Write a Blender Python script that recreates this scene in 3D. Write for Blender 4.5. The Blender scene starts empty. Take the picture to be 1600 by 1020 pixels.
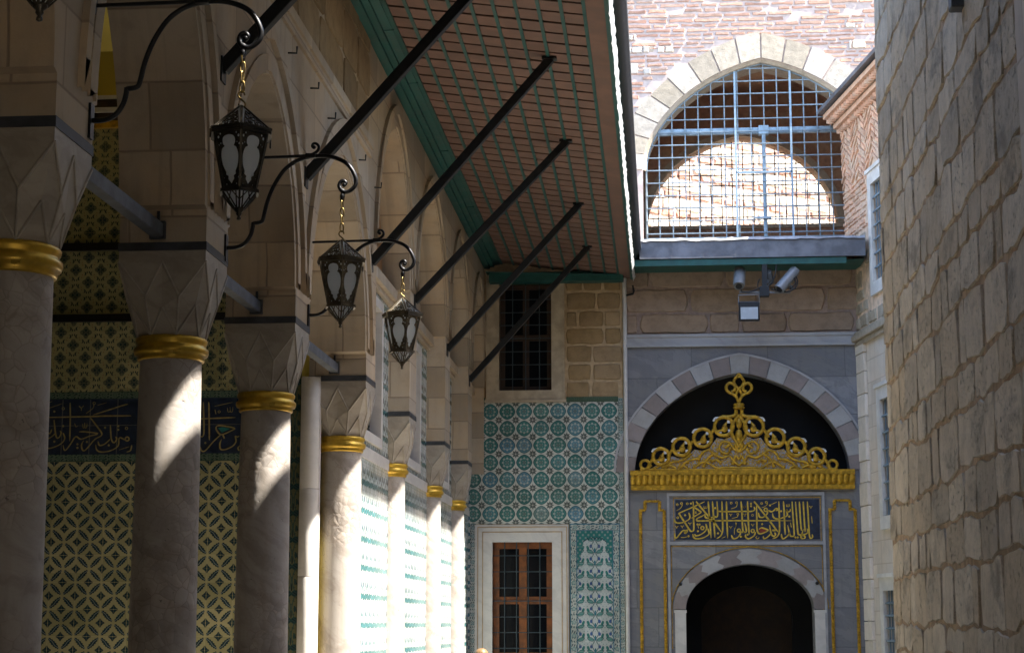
import bpy, math, random
from mathutils import Vector, Matrix, noise as mnoise
sc = bpy.context.scene
col = sc.collection
R_ = math.radians

# ------------------------------------------------------------------ camera
EYE = 1.6
FPX, VX, VY = 2800.0, 1036.0, 974.0            # photo 1600x1020: focal length and street vanishing point, in photo pixels
TH = math.atan((VY - 510) / FPX)
PH = math.atan((VX - 800) / FPX * math.cos(TH))
cam = bpy.data.cameras.new('camera')
cam.sensor_width = 36.0
cam.lens = 36.0 * FPX / 1600.0
cam.clip_end = 500
cam_ob = bpy.data.objects.new('camera', cam)
cam_ob.location = (0, 0, EYE)
cam_ob.rotation_euler = (R_(90) + TH, 0, PH)
col.objects.link(cam_ob)
sc.camera = cam_ob

# ------------------------------------------------------------------ daylight
SUN_EL, SUN_AZ = R_(56.9), R_(80.0)            # azimuth from -Y (towards the camera) round to +X
sd = Vector((math.sin(SUN_AZ) * math.cos(SUN_EL), -math.cos(SUN_AZ) * math.cos(SUN_EL), math.sin(SUN_EL)))
w = bpy.data.worlds.new('World'); sc.world = w; w.use_nodes = True
wt = w.node_tree
sky = wt.nodes.new('ShaderNodeTexSky'); sky.sky_type = 'NISHITA'; sky.sun_disc = False
sky.sun_elevation = SUN_EL; sky.sun_rotation = math.atan2(sd.x, sd.y)
bg = wt.nodes['Background']; bg.inputs['Strength'].default_value = 0.145
wt.links.new(sky.outputs[0], bg.inputs['Color'])
sun = bpy.data.lights.new('sun', 'SUN'); sun.energy = 5.0; sun.angle = R_(0.53); sun.color = (1.0, 0.95, 0.87)
sun_ob = bpy.data.objects.new('sun', sun); col.objects.link(sun_ob)
sun_ob.rotation_euler = sd.to_track_quat('Z', 'Y').to_euler()
sc.view_settings.view_transform = 'Standard'
sc.view_settings.look = 'None'
sc.view_settings.gamma = 1.0
sc.view_settings.exposure = 2.55
sc.cycles.max_bounces = 8
sc.cycles.diffuse_bounces = 5
sc.cycles.glossy_bounces = 3
sc.cycles.transmission_bounces = 4
sc.cycles.use_denoising = True

# ------------------------------------------------------------------ survey helper: a photo pixel to a point on a real plane
cp, sp, ct, st = math.cos(PH), math.sin(PH), math.cos(TH), math.sin(TH)
def ray(x, y):
    u = (x - 800) / FPX; v = (510 - y) / FPX
    return (-sp * ct + u * cp + v * sp * st, cp * ct + u * sp - v * cp * st, st + v * ct)
def onY(x, y, Y):
    r = ray(x, y); t = Y / r[1]; return Vector((t * r[0], Y, EYE + t * r[2]))
def onX(x, y, X):
    r = ray(x, y); t = X / r[0]; return Vector((X, t * r[1], EYE + t * r[2]))

# ------------------------------------------------------------------ mesh builder
class MB:
    def __init__(s): s.v = []; s.f = []; s.r = []; s.m = []; s.sm = []
    def face(s, pts, rnd=0.5, mi=0, smooth=False):
        b = len(s.v); s.v += [tuple(p) for p in pts]; s.f.append(tuple(range(b, b + len(pts)))); s.r.append(rnd); s.m.append(mi); s.sm.append(smooth)
    def grid(s, rows, closed=False, rnd=0.5, mi=0, smooth=True):
        b = len(s.v); n = len(rows[0])
        for r in rows: s.v += [tuple(p) for p in r]
        for i in range(len(rows) - 1):
            for j in range(n if closed else n - 1):
                k = (j + 1) % n
                s.f.append((b + i * n + j, b + i * n + k, b + (i + 1) * n + k, b + (i + 1) * n + j)); s.r.append(rnd); s.m.append(mi); s.sm.append(smooth)
    def box(s, x0, x1, y0, y1, z0, z1, rnd=0.5, mi=0, mat=None):
        P = [Vector((x, y, z)) for z in (z0, z1) for y in (y0, y1) for x in (x0, x1)]
        if mat is not None: P = [mat @ p for p in P]
        b = len(s.v); s.v += [tuple(p) for p in P]
        for f in ((0, 2, 3, 1), (4, 5, 7, 6), (0, 1, 5, 4), (2, 6, 7, 3), (0, 4, 6, 2), (1, 3, 7, 5)):
            s.f.append(tuple(b + i for i in f)); s.r.append(rnd); s.m.append(mi); s.sm.append(False)
    def bar(s, a, b, wd, ht=None, rnd=0.5, mi=0, roll=0):
        ht = ht or wd
        a = Vector(a); b = Vector(b); d = b - a; q = d.to_track_quat('Y', 'Z')
        M = Matrix.Translation(a) @ q.to_matrix().to_4x4() @ Matrix.Rotation(roll, 4, 'Y')
        s.box(-wd / 2, wd / 2, 0, d.length, -ht / 2, ht / 2, rnd, mi, M)
    def tube(s, pts, rad, n=8, mi=0, cap=True, closed=False, rnd=0.5):
        pts = [Vector(p) for p in pts]; N = len(pts)
        rr = rad if isinstance(rad, (list, tuple)) else [rad] * N
        rows = []; up = None
        for i, p in enumerate(pts):
            if closed: d = pts[(i + 1) % N] - pts[i - 1]
            else: d = pts[min(i + 1, N - 1)] - pts[max(i - 1, 0)]
            if d.length < 1e-9: d = Vector((0, 0, 1))
            d.normalize()
            if up is None:
                up = Vector((0, 0, 1)) if abs(d.z) < .9 else Vector((0, 1, 0))
            sx = d.cross(up)
            if sx.length < 1e-4: sx = d.cross(Vector((1, 0, 0)))
            sx.normalize(); up = sx.cross(d).normalized()
            rows.append([p + (sx * math.cos(2 * math.pi * k / n) + up * math.sin(2 * math.pi * k / n)) * rr[i] for k in range(n)])
        if closed: rows.append(rows[0])
        s.grid(rows, True, rnd, mi)
        if cap and not closed:
            s.face(rows[0][::-1], rnd, mi); s.face(rows[-1], rnd, mi)
    def lathe(s, prof, c=(0, 0, 0), n=24, mi=0, smooth=True, jit=0, rot=0, rnd=0.5):
        rows = []
        for (r, z) in prof:
            rows.append([(c[0] + r * math.cos(rot + 2 * math.pi * k / n), c[1] + r * math.sin(rot + 2 * math.pi * k / n), c[2] + z) for k in range(n)])
        s.grid(rows, True, rnd, mi, smooth)
        s.face(rows[0][::-1], rnd, mi); s.face(rows[-1], rnd, mi)
    def ball(s, c, r, n=10, mi=0, sc_=(1, 1, 1)):
        rows = []
        for i in range(n // 2 + 1):
            a = -math.pi / 2 + math.pi * i / (n // 2)
            rows.append([(c[0] + r * sc_[0] * math.cos(a) * math.cos(2 * math.pi * k / n), c[1] + r * sc_[1] * math.cos(a) * math.sin(2 * math.pi * k / n), c[2] + r * sc_[2] * math.sin(a)) for k in range(n)])
        s.grid(rows, True, 0.5, mi)
    def add(s, verts, faces, rnd=0.5, mi=0):
        b = len(s.v); s.v += [tuple(p) for p in verts]
        for f in faces: s.f.append(tuple(b + i for i in f)); s.r.append(rnd); s.m.append(mi); s.sm.append(False)
    def build(s, name, mat, parent=None, off=None, bevel=0, recalc=False):
        me = bpy.data.meshes.new(name)
        if off is None: off = parent.matrix_off if False else (Vector(parent['_o']) if parent is not None and '_o' in parent else Vector((0, 0, 0)))
        me.from_pydata([(p[0] - off[0], p[1] - off[1], p[2] - off[2]) for p in s.v], [], s.f)
        for m in (mat if isinstance(mat, (list, tuple)) else [mat]): me.materials.append(m)
        me.polygons.foreach_set('material_index', s.m)
        me.polygons.foreach_set('use_smooth', s.sm)
        a = me.attributes.new('rnd', 'FLOAT', 'FACE'); a.data.foreach_set('value', s.r)
        me.update()
        o = bpy.data.objects.new(name, me); col.objects.link(o)
        if parent is not None:
            o.parent = parent
            o['_o'] = (off[0], off[1], off[2])
        if bevel:
            b = o.modifiers.new('bevel', 'BEVEL'); b.width = bevel; b.segments = 2; b.limit_method = 'ANGLE'
        return o

def tag(o, label=None, cat=None, group=None, kind=None):
    if label: o['label'] = label
    if cat: o['category'] = cat
    if group: o['group'] = group
    if kind: o['kind'] = kind
    return o
def root(name, loc, label, cat, group=None):
    o = bpy.data.objects.new(name, None); col.objects.link(o); o.location = loc
    o.empty_display_size = 0.2
    o['_o'] = tuple(loc)
    return tag(o, label, cat, group)
def kids(o): return [c for c in bpy.data.objects if c.parent == o]
def copy_tree(o, loc, label, parent=None):
    c = o.copy(); col.objects.link(c)
    if parent is not None: c.parent = parent
    if loc is not None: c.location = loc
    if label: c['label'] = label
    for ch in kids(o): copy_tree(ch, None, None, c)
    return c

def plate(loops, depth, to3d):
    """filled 2D outline with holes (first loop outside, even-odd) as a slab: returns verts, faces"""
    cu = bpy.data.curves.new('tmp', 'CURVE'); cu.dimensions = '2D'; cu.fill_mode = 'BOTH'; cu.extrude = depth / 2
    for lp in loops:
        s = cu.splines.new('POLY'); s.points.add(len(lp) - 1)
        for i, p in enumerate(lp): s.points[i].co = (p[0], p[1], 0, 1)
        s.use_cyclic_u = True
    o = bpy.data.objects.new('tmp', cu); col.objects.link(o)
    dg = bpy.context.evaluated_depsgraph_get(); dg.update()
    me = bpy.data.meshes.new_from_object(o.evaluated_get(dg))
    vs = [to3d(v.co.x, v.co.y, v.co.z) for v in me.vertices]
    fs = [tuple(p.vertices) for p in me.polygons]
    bpy.data.objects.remove(o); bpy.data.curves.remove(cu); bpy.data.meshes.remove(me)
    return vs, fs

def arch(cx, spring, wd, rise, n=20, k=0.14):
    """pointed arch, left springing to right springing"""
    pts = []
    for i in range(-n, n + 1):
        a = math.pi / 2 * i / n
        x = math.sin(a); t = abs(x)
        pts.append((cx + wd * x, spring + rise * ((1 - k) * math.sqrt(max(0, 1 - t * t)) + k * (1 - t))))
    return pts
def in_arch(u, v, cx, spring, wd, rise, k=0.14):
    t = abs(u - cx) / wd
    if t >= 1: return False
    return v < spring + rise * ((1 - k) * math.sqrt(1 - t * t) + k * (1 - t))
def archring(mb, cx, spring, w0, h0, w1, h1, nvs, to3d, d0, d1, foot=0.0, mis=(0, 1), n=6, k=0.14, wav=0, rng=None, gap=0.0):
    """voussoirs between two arches; each block its own random tone"""
    A = arch(cx, spring, w0, h0, nvs * n // 2 if (nvs * n) % 2 == 0 else nvs * n, k)
    def pt(f, w_, h_):
        a = -math.pi / 2 + math.pi * f; x = math.sin(a); t = abs(x)
        return (cx + w_ * x, spring + h_ * ((1 - k) * math.sqrt(max(0, 1 - t * t)) + k * (1 - t)))
    for j in range(nvs):
        f0 = j / nvs + gap / nvs; f1 = (j + 1) / nvs - gap / nvs
        inn = [pt(f0 + (f1 - f0) * i / n, w0, h0) for i in range(n + 1)]
        out = [pt(f0 + (f1 - f0) * i / n, w1, h1) for i in range(n + 1)]
        if rng and wav == 0 and d1 > 0:
            e = rng.uniform(-.03, .05); out = [(p[0] + (p[0] - cx) * e * .3, p[1] + e * .5) for p in out]
        rnd = rng.random() if rng else 0.5
        dd = d1 * ((0.75 + .25 * rng.random()) if rng else 1)
        mi = mis[j % len(mis)]
        for i in range(n):
            mb.face([to3d(*inn[i], dd), to3d(*inn[i + 1], dd), to3d(*out[i + 1], dd), to3d(*out[i], dd)], rnd, mi)
            mb.face([to3d(*inn[i], d0), to3d(*inn[i + 1], d0), to3d(*inn[i + 1], dd), to3d(*inn[i], dd)], rnd, mi)
            mb.face([to3d(*out[i], dd), to3d(*out[i + 1], dd), to3d(*out[i + 1], d0), to3d(*out[i], d0)], rnd, mi)
        for (p, q) in ((inn[0], out[0]), (out[-1], inn[-1])):
            mb.face([to3d(*p, d0), to3d(*p, dd), to3d(*q, dd), to3d(*q, d0)], rnd, mi)

def masonry(mb, U0, U1, V0, V1, hr, wr, gap, depth, to3d, keep=None, seed=1, jit=0.012, wave=0.02, bev=0.02, mi=0, skip=0.0):
    """irregular courses of separate stones standing proud of a mortar bed"""
    rng = random.Random(seed)
    v = V0; rows = []
    while v < V1 - hr[0] * .5:
        h = rng.uniform(*hr)
        if v + h > V1 - hr[0] * .6: h = V1 - v
        rows.append((v, v + h)); v += h
    def bnd(i, base, u):
        if i == 0 or i == len(rows): return base
        return base + wave * (mnoise.noise(Vector((u * 1.3, i * 7.3 + seed, 0))) + .5 * mnoise.noise(Vector((u * 4.1, i * 3.3 + seed, 5))))
    for i, (a, b) in enumerate(rows):
        u = U0 - rng.uniform(0, wr[0])
        while u < U1:
            w_ = rng.uniform(*wr)
            u0, u1 = max(u, U0), min(u + w_, U1); u += w_
            if u1 - u0 < gap * 2.2: continue
            if skip and rng.random() < skip: continue
            g0, g1 = gap * rng.uniform(.3, .75), gap * rng.uniform(.3, .75)
            s0, s1 = rng.uniform(-jit, jit), rng.uniform(-jit, jit)
            nu = max(2, min(8, int((u1 - u0) / max(.06, (b - a) * .35)))); nv = 3
            pts = []
            for q in range(nu): t = q / nu; uu = u0 + g0 + (u1 - u0 - g0 - g1) * t; pts.append((uu + s0 * (1 - t), bnd(i, a, uu) + gap / 2))
            for q in range(nv): t = q / nv; uu = u1 - g1 + s1 * t; pts.append((uu, (bnd(i, a, uu) + gap / 2) * (1 - t) + (bnd(i + 1, b, uu) - gap / 2) * t))
            for q in range(nu): t = 1 - q / nu; uu = u0 + g0 + (u1 - u0 - g0 - g1) * t; pts.append((uu + s1 * t, bnd(i + 1, b, uu) - gap / 2))
            for q in range(nv): t = 1 - q / nv; uu = u0 + g0 - s0 * t * .5; pts.append((uu, (bnd(i, a, uu) + gap / 2) * (1 - t) + (bnd(i + 1, b, uu) - gap / 2) * t))
            pts = [(p[0] + rng.uniform(-jit, jit) * .45, p[1] + rng.uniform(-jit, jit) * .45) for p in pts]
            cx = sum(p[0] for p in pts) / len(pts); cy = sum(p[1] for p in pts) / len(pts)
            # pull the corners in so that stones are worn round
            hw, hh = (u1 - u0) / 2, (b - a) / 2
            pp = []
            for p in pts:
                ex = max(0, abs(p[0] - cx) / hw - .55) / .45; ey = max(0, abs(p[1] - cy) / hh - .55) / .45
                k_ = 1 - .10 * min(ex, 1) * min(ey, 1)
                pp.append((cx + (p[0] - cx) * k_, cy + (p[1] - cy) * k_))
            pts = pp
            if keep and not all(keep(*p) for p in pts): continue
            bv = min(bev, hw * .5, hh * .5)
            inn = []
            for p in pts:
                dx, dy = cx - p[0], cy - p[1]; L = math.hypot(dx, dy) or 1
                inn.append((p[0] + dx / L * bv, p[1] + dy / L * bv))
            d = depth * rng.uniform(.45, 1.1); tx, ty = rng.uniform(-1, 1) * depth * .25, rng.uniform(-1, 1) * depth * .25
            rnd = rng.random(); n = len(pts)
            O = [to3d(p[0], p[1], 0) for p in pts]
            I = [to3d(p[0], p[1], max(.002, d + tx * (p[0] - cx) / hw + ty * (p[1] - cy) / hh)) for p in inn]
            for q in range(n):
                k2 = (q + 1) % n
                mb.face([O[q], O[k2], I[k2], I[q]], rnd, mi)
            mb.face(I, rnd, mi)

# ------------------------------------------------------------------ node expressions
class NT:
    def __init__(s, name):
        s.mat = bpy.data.materials.new(name); s.mat.use_nodes = True; s.t = s.mat.node_tree
        s.b = s.t.nodes['Principled BSDF']; s.out = s.t.nodes['Material Output']
    def new(s, ty): return s.t.nodes.new(ty)
    def link(s, a, b): s.t.links.new(a.s if isinstance(a, S) else a, b)
    def setin(s, inp, v):
        if isinstance(v, S): s.t.links.new(v.s, inp)
        elif isinstance(v, bpy.types.NodeSocket): s.t.links.new(v, inp)
        else:
            if inp.type == 'RGBA' and len(v) == 3: v = (*v, 1)
            inp.default_value = v
    def math(s, op, a, b=None, c=None):
        n = s.new('ShaderNodeMath'); n.operation = op
        for i, v in enumerate((a, b, c)):
            if v is not None: s.setin(n.inputs[i], v)
        return S(s, n.outputs[0])
    def pos(s, local=False):
        if local:
            n = s.new('ShaderNodeTexCoord'); o = n.outputs['Object']
        else:
            n = s.new('ShaderNodeNewGeometry'); o = n.outputs['Position']
        return S(s, o)
    def normal(s): return S(s, s.new('ShaderNodeNewGeometry').outputs['Normal'])
    def sep(s, v):
        n = s.new('ShaderNodeSeparateXYZ'); s.setin(n.inputs[0], v); return [S(s, n.outputs[i]) for i in range(3)]
    def comb(s, x, y=0.0, z=0.0):
        n = s.new('ShaderNodeCombineXYZ')
        for i, v in enumerate((x, y, z)): s.setin(n.inputs[i], v)
        return S(s, n.outputs[0])
    def noise(s, vec, scale, detail=4, rough=.55, dist=0.0):
        n = s.new('ShaderNodeTexNoise'); s.setin(n.inputs['Vector'], vec); n.inputs['Scale'].default_value = scale
        n.inputs['Detail'].default_value = detail; n.inputs['Roughness'].default_value = rough; n.inputs['Distortion'].default_value = dist
        return S(s, n.outputs['Fac'])
    def voro(s, vec, scale, feat='F1', out='Distance', rnd=1.0):
        n = s.new('ShaderNodeTexVoronoi'); n.feature = feat; s.setin(n.inputs['Vector'], vec); n.inputs['Scale'].default_value = scale
        n.inputs['Randomness'].default_value = rnd
        return S(s, n.outputs[out])
    def white(s, vec):
        n = s.new('ShaderNodeTexWhiteNoise'); n.noise_dimensions = '3D'; s.setin(n.inputs['Vector'], vec); return S(s, n.outputs['Value'])
    def step(s, x, a, b):
        n = s.new('ShaderNodeMapRange'); n.interpolation_type = 'SMOOTHSTEP'
        s.setin(n.inputs['Value'], x); n.inputs['From Min'].default_value = a; n.inputs['From Max'].default_value = b
        return S(s, n.outputs['Result'])
    def mix(s, f, a, b, mode='MIX'):
        n = s.new('ShaderNodeMix'); n.data_type = 'RGBA'; n.blend_type = mode
        s.setin(n.inputs[0], f); s.setin(n.inputs[6], a); s.setin(n.inputs[7], b)
        return S(s, n.outputs[2])
    def ramp(s, x, stops):
        n = s.new('ShaderNodeValToRGB'); s.setin(n.inputs[0], x); e = n.color_ramp.elements
        while len(e) < len(stops): e.new(.5)
        for i, (p, c) in enumerate(stops): e[i].position = p; e[i].color = (*c, 1)
        return S(s, n.outputs[0])
    def attr(s, name='rnd'):
        n = s.new('ShaderNodeAttribute'); n.attribute_name = name; return S(s, n.outputs['Fac'])
    def objrnd(s): return S(s, s.new('ShaderNodeObjectInfo').outputs['Random'])
    def bump(s, h, strength=.4, dist=.02):
        n = s.new('ShaderNodeBump'); n.inputs['Strength'].default_value = strength; n.inputs['Distance'].default_value = dist
        s.setin(n.inputs['Height'], h); s.t.links.new(n.outputs[0], s.b.inputs['Normal'])
    def done(s, color, rough=.8, metal=0.0, spec=.35):
        s.setin(s.b.inputs['Base Color'], color); s.setin(s.b.inputs['Roughness'], rough); s.setin(s.b.inputs['Metallic'], metal)
        s.b.inputs['Specular IOR Level'].default_value = spec
        return s.mat
class S:
    def __init__(s, nt, sock): s.n = nt; s.s = sock
    def __add__(a, b): return a.n.math('ADD', a, b)
    __radd__ = __add__
    def __sub__(a, b): return a.n.math('SUBTRACT', a, b)
    def __rsub__(a, b): return a.n.math('SUBTRACT', b, a)
    def __mul__(a, b): return a.n.math('MULTIPLY', a, b)
    __rmul__ = __mul__
    def __truediv__(a, b): return a.n.math('DIVIDE', a, b)
    def __pow__(a, b): return a.n.math('POWER', a, b)
    def lt(a, b): return a.n.math('LESS_THAN', a, b)
    def gt(a, b): return a.n.math('GREATER_THAN', a, b)
    def abs(a): return a.n.math('ABSOLUTE', a)
    def sin(a): return a.n.math('SINE', a)
    def cos(a): return a.n.math('COSINE', a)
    def floor(a): return a.n.math('FLOOR', a)
    def fract(a): return a.n.math('FRACT', a)
    def sqrt(a): return a.n.math('SQRT', a)
    def min(a, b): return a.n.math('MINIMUM', a, b)
    def max(a, b): return a.n.math('MAXIMUM', a, b)
    def atan2(a, b): return a.n.math('ARCTAN2', a, b)

def lum(c, k): return tuple(min(1, x * k) for x in c)
def stone(name, base, var=.25, warm=None, local=False, bump=.35, scale=1.0, use_rnd=True, rough=.85, dark=.45, stain=None, tool=False):
    """weathered stone: per-block tone, blotches, fine grain"""
    n = NT(name); p = n.pos(local)
    big = n.noise(p, 1.1 * scale, 5, .6); mid = n.noise(p, 6 * scale, 5, .65); fine = n.noise(p, 45 * scale, 4, .7)
    warm = warm or tuple(c * k for c, k in zip(base, (1.12, .93, .74)))
    c = n.mix(n.step(big, .38, .66), base, warm)
    if use_rnd:
        r = n.attr(); c = n.mix(.75, c, n.ramp(r, [(0, lum(base, 1 - var * 1.25)), (.35, lum(warm, 1 - var * .2)), (.65, base), (1, lum(base, 1 + var))]))
    c = n.mix(n.step(mid, .35, .75) * .55, c, n.mix(1.0, c, (dark, dark, dark * .95), 'MULTIPLY'))
    c = n.mix(n.step(fine, .58, .75) * .35, c, lum(base, 1.25)); c = n.mix(n.step(fine, .44, .30) * .3, c, lum(base, .5))
    if tool:
        x, y, z = n.sep(p); sk = n.noise(n.comb(x * 26, y * 26, z * 11), 1.0, 6, .75); pt = n.noise(p, 24, 5, .75); ptm = n.step(n.noise(p, 2.3, 3), .40, .62)
        c = n.mix(n.step(sk, .52, .66) * .35, c, lum(base, .55)); c = n.mix(n.step(sk, .45, .33) * .35, c, lum(base, 1.3)); pit = n.step(pt, .56, .64) * ptm; c = n.mix(pit * .7, c, lum(base, .36)); fine = fine * .5 + sk * .6 - pit * 1.2
    if stain:
        sn = n.noise(n.comb(*[a * b for a, b in zip(n.sep(p), (.9, .9, 1.6))]), 1.7, 6, .7)
        c = n.mix(n.step(sn, .5, .68) * .75, c, stain)
    n.bump(mid * .6 + fine * .4 + big * .5, bump, .03)
    return n.done(c, rough)
def ashlar(name, base, joint, bw, bh, gap=.012, var=.2, warm=None, bump=.3, vein=None, jk=.7):
    """finely jointed dressed blocks, mapped on whichever upright face"""
    n = NT(name); p = n.pos(); x, y, z = n.sep(p); nx, ny, nz = n.sep(n.normal())
    f = ny.abs().gt(.6)
    u = x * f + y * (1 - f)
    v = z
    wob = n.noise(p, 2.0, 2) * .03
    row = (v / bh).floor(); off = n.white(n.comb(row, 3.1, 7.7))
    uu = u / bw + off * 1.7 + wob; cu = uu.floor(); fu = uu.fract(); fv = ((v + wob * .4) / bh).fract()
    r = n.white(n.comb(cu, row, f))
    d = (fu.min(1 - fu) * bw).min(fv.min(1 - fv) * bh)
    j = 1 - n.step(d, gap * .3, gap)
    big = n.noise(p, .9, 5, .6); mid = n.noise(p, 5, 6, .68); fine = n.noise(p, 55, 4, .7)
    warm = warm or tuple(c * k for c, k in zip(base, (1.14, .92, .72)))
    c = n.mix(n.step(big, .35, .68), base, warm)
    c = n.mix(1.0, c, n.ramp(r, [(0, (1 - var,) * 3), (1, (1 + var * .2,) * 3)]), 'MULTIPLY')
    streak = n.noise(n.comb(u * 6, x * 2, v * .6), 1.0, 5, .65)
    c = n.mix(n.step(streak, .5, .75) * .4, c, lum(base, .62))
    c = n.mix(n.step(mid, .45, .8) * .4, c, lum(base, .55))
    if vein:
        dd = n.noise(p, 1.3, 4); vv = n.noise(n.comb(u * .6 + dd, r * 9, v * 2.6 + u * 1.1 + dd * 1.2), 1.9, 6, .65, .5)
        c = n.mix(n.step(vv, .44, .62) * .7, c, vein); c = n.mix(n.step((vv - .5).abs(), .02, .0) * .35, c, lum(vein, .6))
    drip = n.noise(n.comb(u * 9, x * 3, v * .35), 1.0, 4, .6)
    c = n.mix(n.step(drip, .56, .72) * .3, c, lum(base, .5))
    c = n.mix(j * jk, c, joint)
    n.bump((1 - j) * .5 + mid * .5 + fine * .25, bump, .02)
    return n.done(c, .85)
def marble(name, base, vein, scale=1.0, local=False, rough=.45, rnd=False, vs=.5, bump=0.05):
    n = NT(name); p = n.pos(local); x, y, z = n.sep(p)
    d = n.noise(p, 1.6 * scale, 5, .6)
    q = n.comb(x + d * .5, y + d * .5, z * 2.2 + x * .9 + d * 1.1)
    v1 = n.noise(q, 2.2 * scale, 6, .62, .6); v2 = n.noise(p, 7 * scale, 5, .6)
    c = n.mix(n.step(v1, .42, .64) * vs, base, vein)
    c = n.mix(n.step(v2, .5, .8) * .35, c, lum(base, .7))
    if rnd: c = n.mix(1.0, c, n.ramp(n.attr(), [(0, (.72, .7, .68)), (1, (1, 1, 1))]), 'MULTIPLY')
    n.bump(v2, bump + .1, .01)
    return n.done(c, rough)
def plain(name, c, rough=.5, metal=0, var=.25, scale=8, bump=.1, local=True, spec=.4):
    n = NT(name); p = n.pos(local); a = n.noise(p, scale, 5, .6); b = n.noise(p, scale * 7, 3, .6)
    cc = n.mix(n.step(a, .35, .7), lum(c, 1 - var), lum(c, 1 + var * .6))
    n.bump(a * .6 + b * .4, bump, .01)
    return n.done(cc, n.step(a, .2, .8) * .2 + (rough - .1), metal, spec)
# ------------------------------------------------------------------ materials
M = {}
M['arcade'] = ashlar('arcade_stone', (.45, .375, .285), (.22, .165, .12), .95, .42, .011, .30, (.48, .355, .225), .4)
M['ashlar_tan'] = stone('tan_ashlar', (.29, .20, .11), .3, (.33, .215, .095), bump=.45)
M['mortar_tan'] = plain('tan_mortar', (.45, .325, .19), .9, 0, .2, 12, .3, False)
M['ashlar_pink'] = stone('pink_ashlar', (.33, .24, .18), .2, (.36, .25, .165), bump=.4)
M['mortar_pink'] = plain('pink_mortar', (.30, .22, .18), .9, 0, .2, 14, .3, False)
M['right_stone'] = stone('weathered_limestone', (.66, .565, .43), .24, (.66, .52, .345), tool=True, bump=1.0, dark=.55, scale=1.2, stain=(.20, .17, .125))
M['right_mortar'] = plain('brown_mortar', (.46, .325, .205), .95, 0, .35, 9, .6, False)
M['brick'] = stone('old_brick', (.43, .235, .165), .26, (.50, .34, .26), bump=.5, scale=2)
M['brick_mortar'] = plain('pale_pink_mortar', (.50, .405, .36), .95, 0, .2, 7, .5, False)
M['brick_orange'] = stone('orange_brick', (.74, .43, .28), .25, (.80, .58, .42), bump=.6, scale=2)
M['mortar_orange'] = plain('orange_mortar', (.74, .54, .38), .95, 0, .25, 8, .6, False)
M['white_stone'] = stone('whitish_stone', (.50, .455, .40), .22, (.49, .41, .31), bump=.6, scale=1.5)
M['tan_stone'] = stone('tan_voussoir', (.42, .355, .275), .22, (.44, .36, .255), bump=.6, scale=1.5)
M['pale_quoin'] = ashlar('pale_quoin_stone', (.72, .64, .55), (.5, .4, .31), .5, .36, .012, .15, (.72, .60, .47))
M['marble_w'] = marble('white_marble', (.58, .55, .51), (.42, .40, .38))
M['marble_grey'] = marble('grey_marble', (.37, .36, .36), (.25, .245, .25), .7)
def column_marble():
    n = NT('column_marble'); p = n.pos(True); x, y, z = n.sep(p); r = n.objrnd()
    ps = n.comb(x, y, z + r * 20)
    d = n.noise(ps, 2.0, 5, .6); v1 = n.noise(n.comb(x + d * .5, y + d * .5, (z + r * 20) * 1.6 + x), 2.6, 6, .65, .6)
    c = n.mix(n.step(v1, .42, .64) * .6, (.385, .35, .315), (.22, .185, .155))
    w_ = n.noise(ps, 6, 3); pw = n.comb(x + w_ * .05, y + w_ * .05, z + r * 20 + w_ * .05)
    cell = n.voro(pw, 13, 'DISTANCE_TO_EDGE'); cc = n.voro(pw, 13, 'F1', 'Color')
    br = n.step(n.noise(ps, .9, 3), .46, .6) * n.step(r, .15, .3)
    c = n.mix(br * n.step(cell, .05, .0) * .6, c, (.20, .16, .13)); c = n.mix(br * .45, c, n.mix(1.0, c, n.ramp(n.sep(cc)[0], [(0, (.55, .52, .5)), (.5, (1, .97, .94)), (1, (1.25, 1.15, 1.05))]), 'MULTIPLY'))
    pit = n.step(n.noise(ps, 26, 4, .7), .63, .70) * n.step(n.noise(ps, 1.7, 3), .42, .62)
    c = n.mix(pit * .75, c, (.07, .055, .045)); st_ = n.step(n.noise(n.comb(x * 7, y * 7, z * .5), 1, 4), .5, .7)
    c = n.mix(st_ * .35, c, (.24, .19, .14))
    n.bump(v1 * .4 + cell * br * .6 - pit * .8, .55, .02)
    return n.done(c, .5)
M['marble_col'] = column_marble()
M['marble_cap'] = marble('capital_marble', (.37, .325, .265), (.22, .185, .15), 1.2, True, .5, vs=.55)
M['vous_pink'] = stone('purple_voussoir', (.265, .225, .215), .2, (.28, .23, .21), bump=.2, dark=.7)
M['vous_white'] = stone('pale_voussoir', (.35, .34, .335), .16, (.33, .315, .295), bump=.2, dark=.75)
M['lead'] = plain('sheet_lead', (.17, .17, .185), .55, .3, .35, 3, .25)
M['lead_band'] = plain('lead_joint', (.055, .058, .065), .55, .2, .3, 9, .2)
M['sunlit_edge'] = plain('sunlit_white_edge', (.72, .72, .72), .8, 0, .2, 9, .3)
M['iron'] = plain('black_iron', (.012, .012, .014), .38, .35, .3, 20, .15)
M['strut'] = plain('black_painted_bar', (.010, .011, .012), .42, 0, .3, 14, .1)
M['tie'] = plain('grey_tie_iron', (.105, .115, .13), .6, .35, .45, 7, .3)
M['bronze'] = plain('dark_bronze', (.06, .05, .036), .42, .6, .45, 18, .2)
M['bronze_light'] = plain('aged_bronze', (.17, .14, .095), .45, .6, .45, 18, .2)
M['brass'] = plain('brass_chain', (.24, .17, .06), .35, .85, .3, 18, .1)
M['gold'] = plain('gilt', (.60, .37, .04), .34, .5, .3, 7, .08)
M['gold_dim'] = plain('dull_gilt', (.50, .285, .02), .42, .35, .4, 16, .4)
M['green'] = plain('dark_green_paint', (.018, .090, .078), .5, 0, .25, 5, .12)
M['salmon'] = plain('salmon_paint', (.185, .105, .078), .7, 0, .2, 4, .1)
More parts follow.
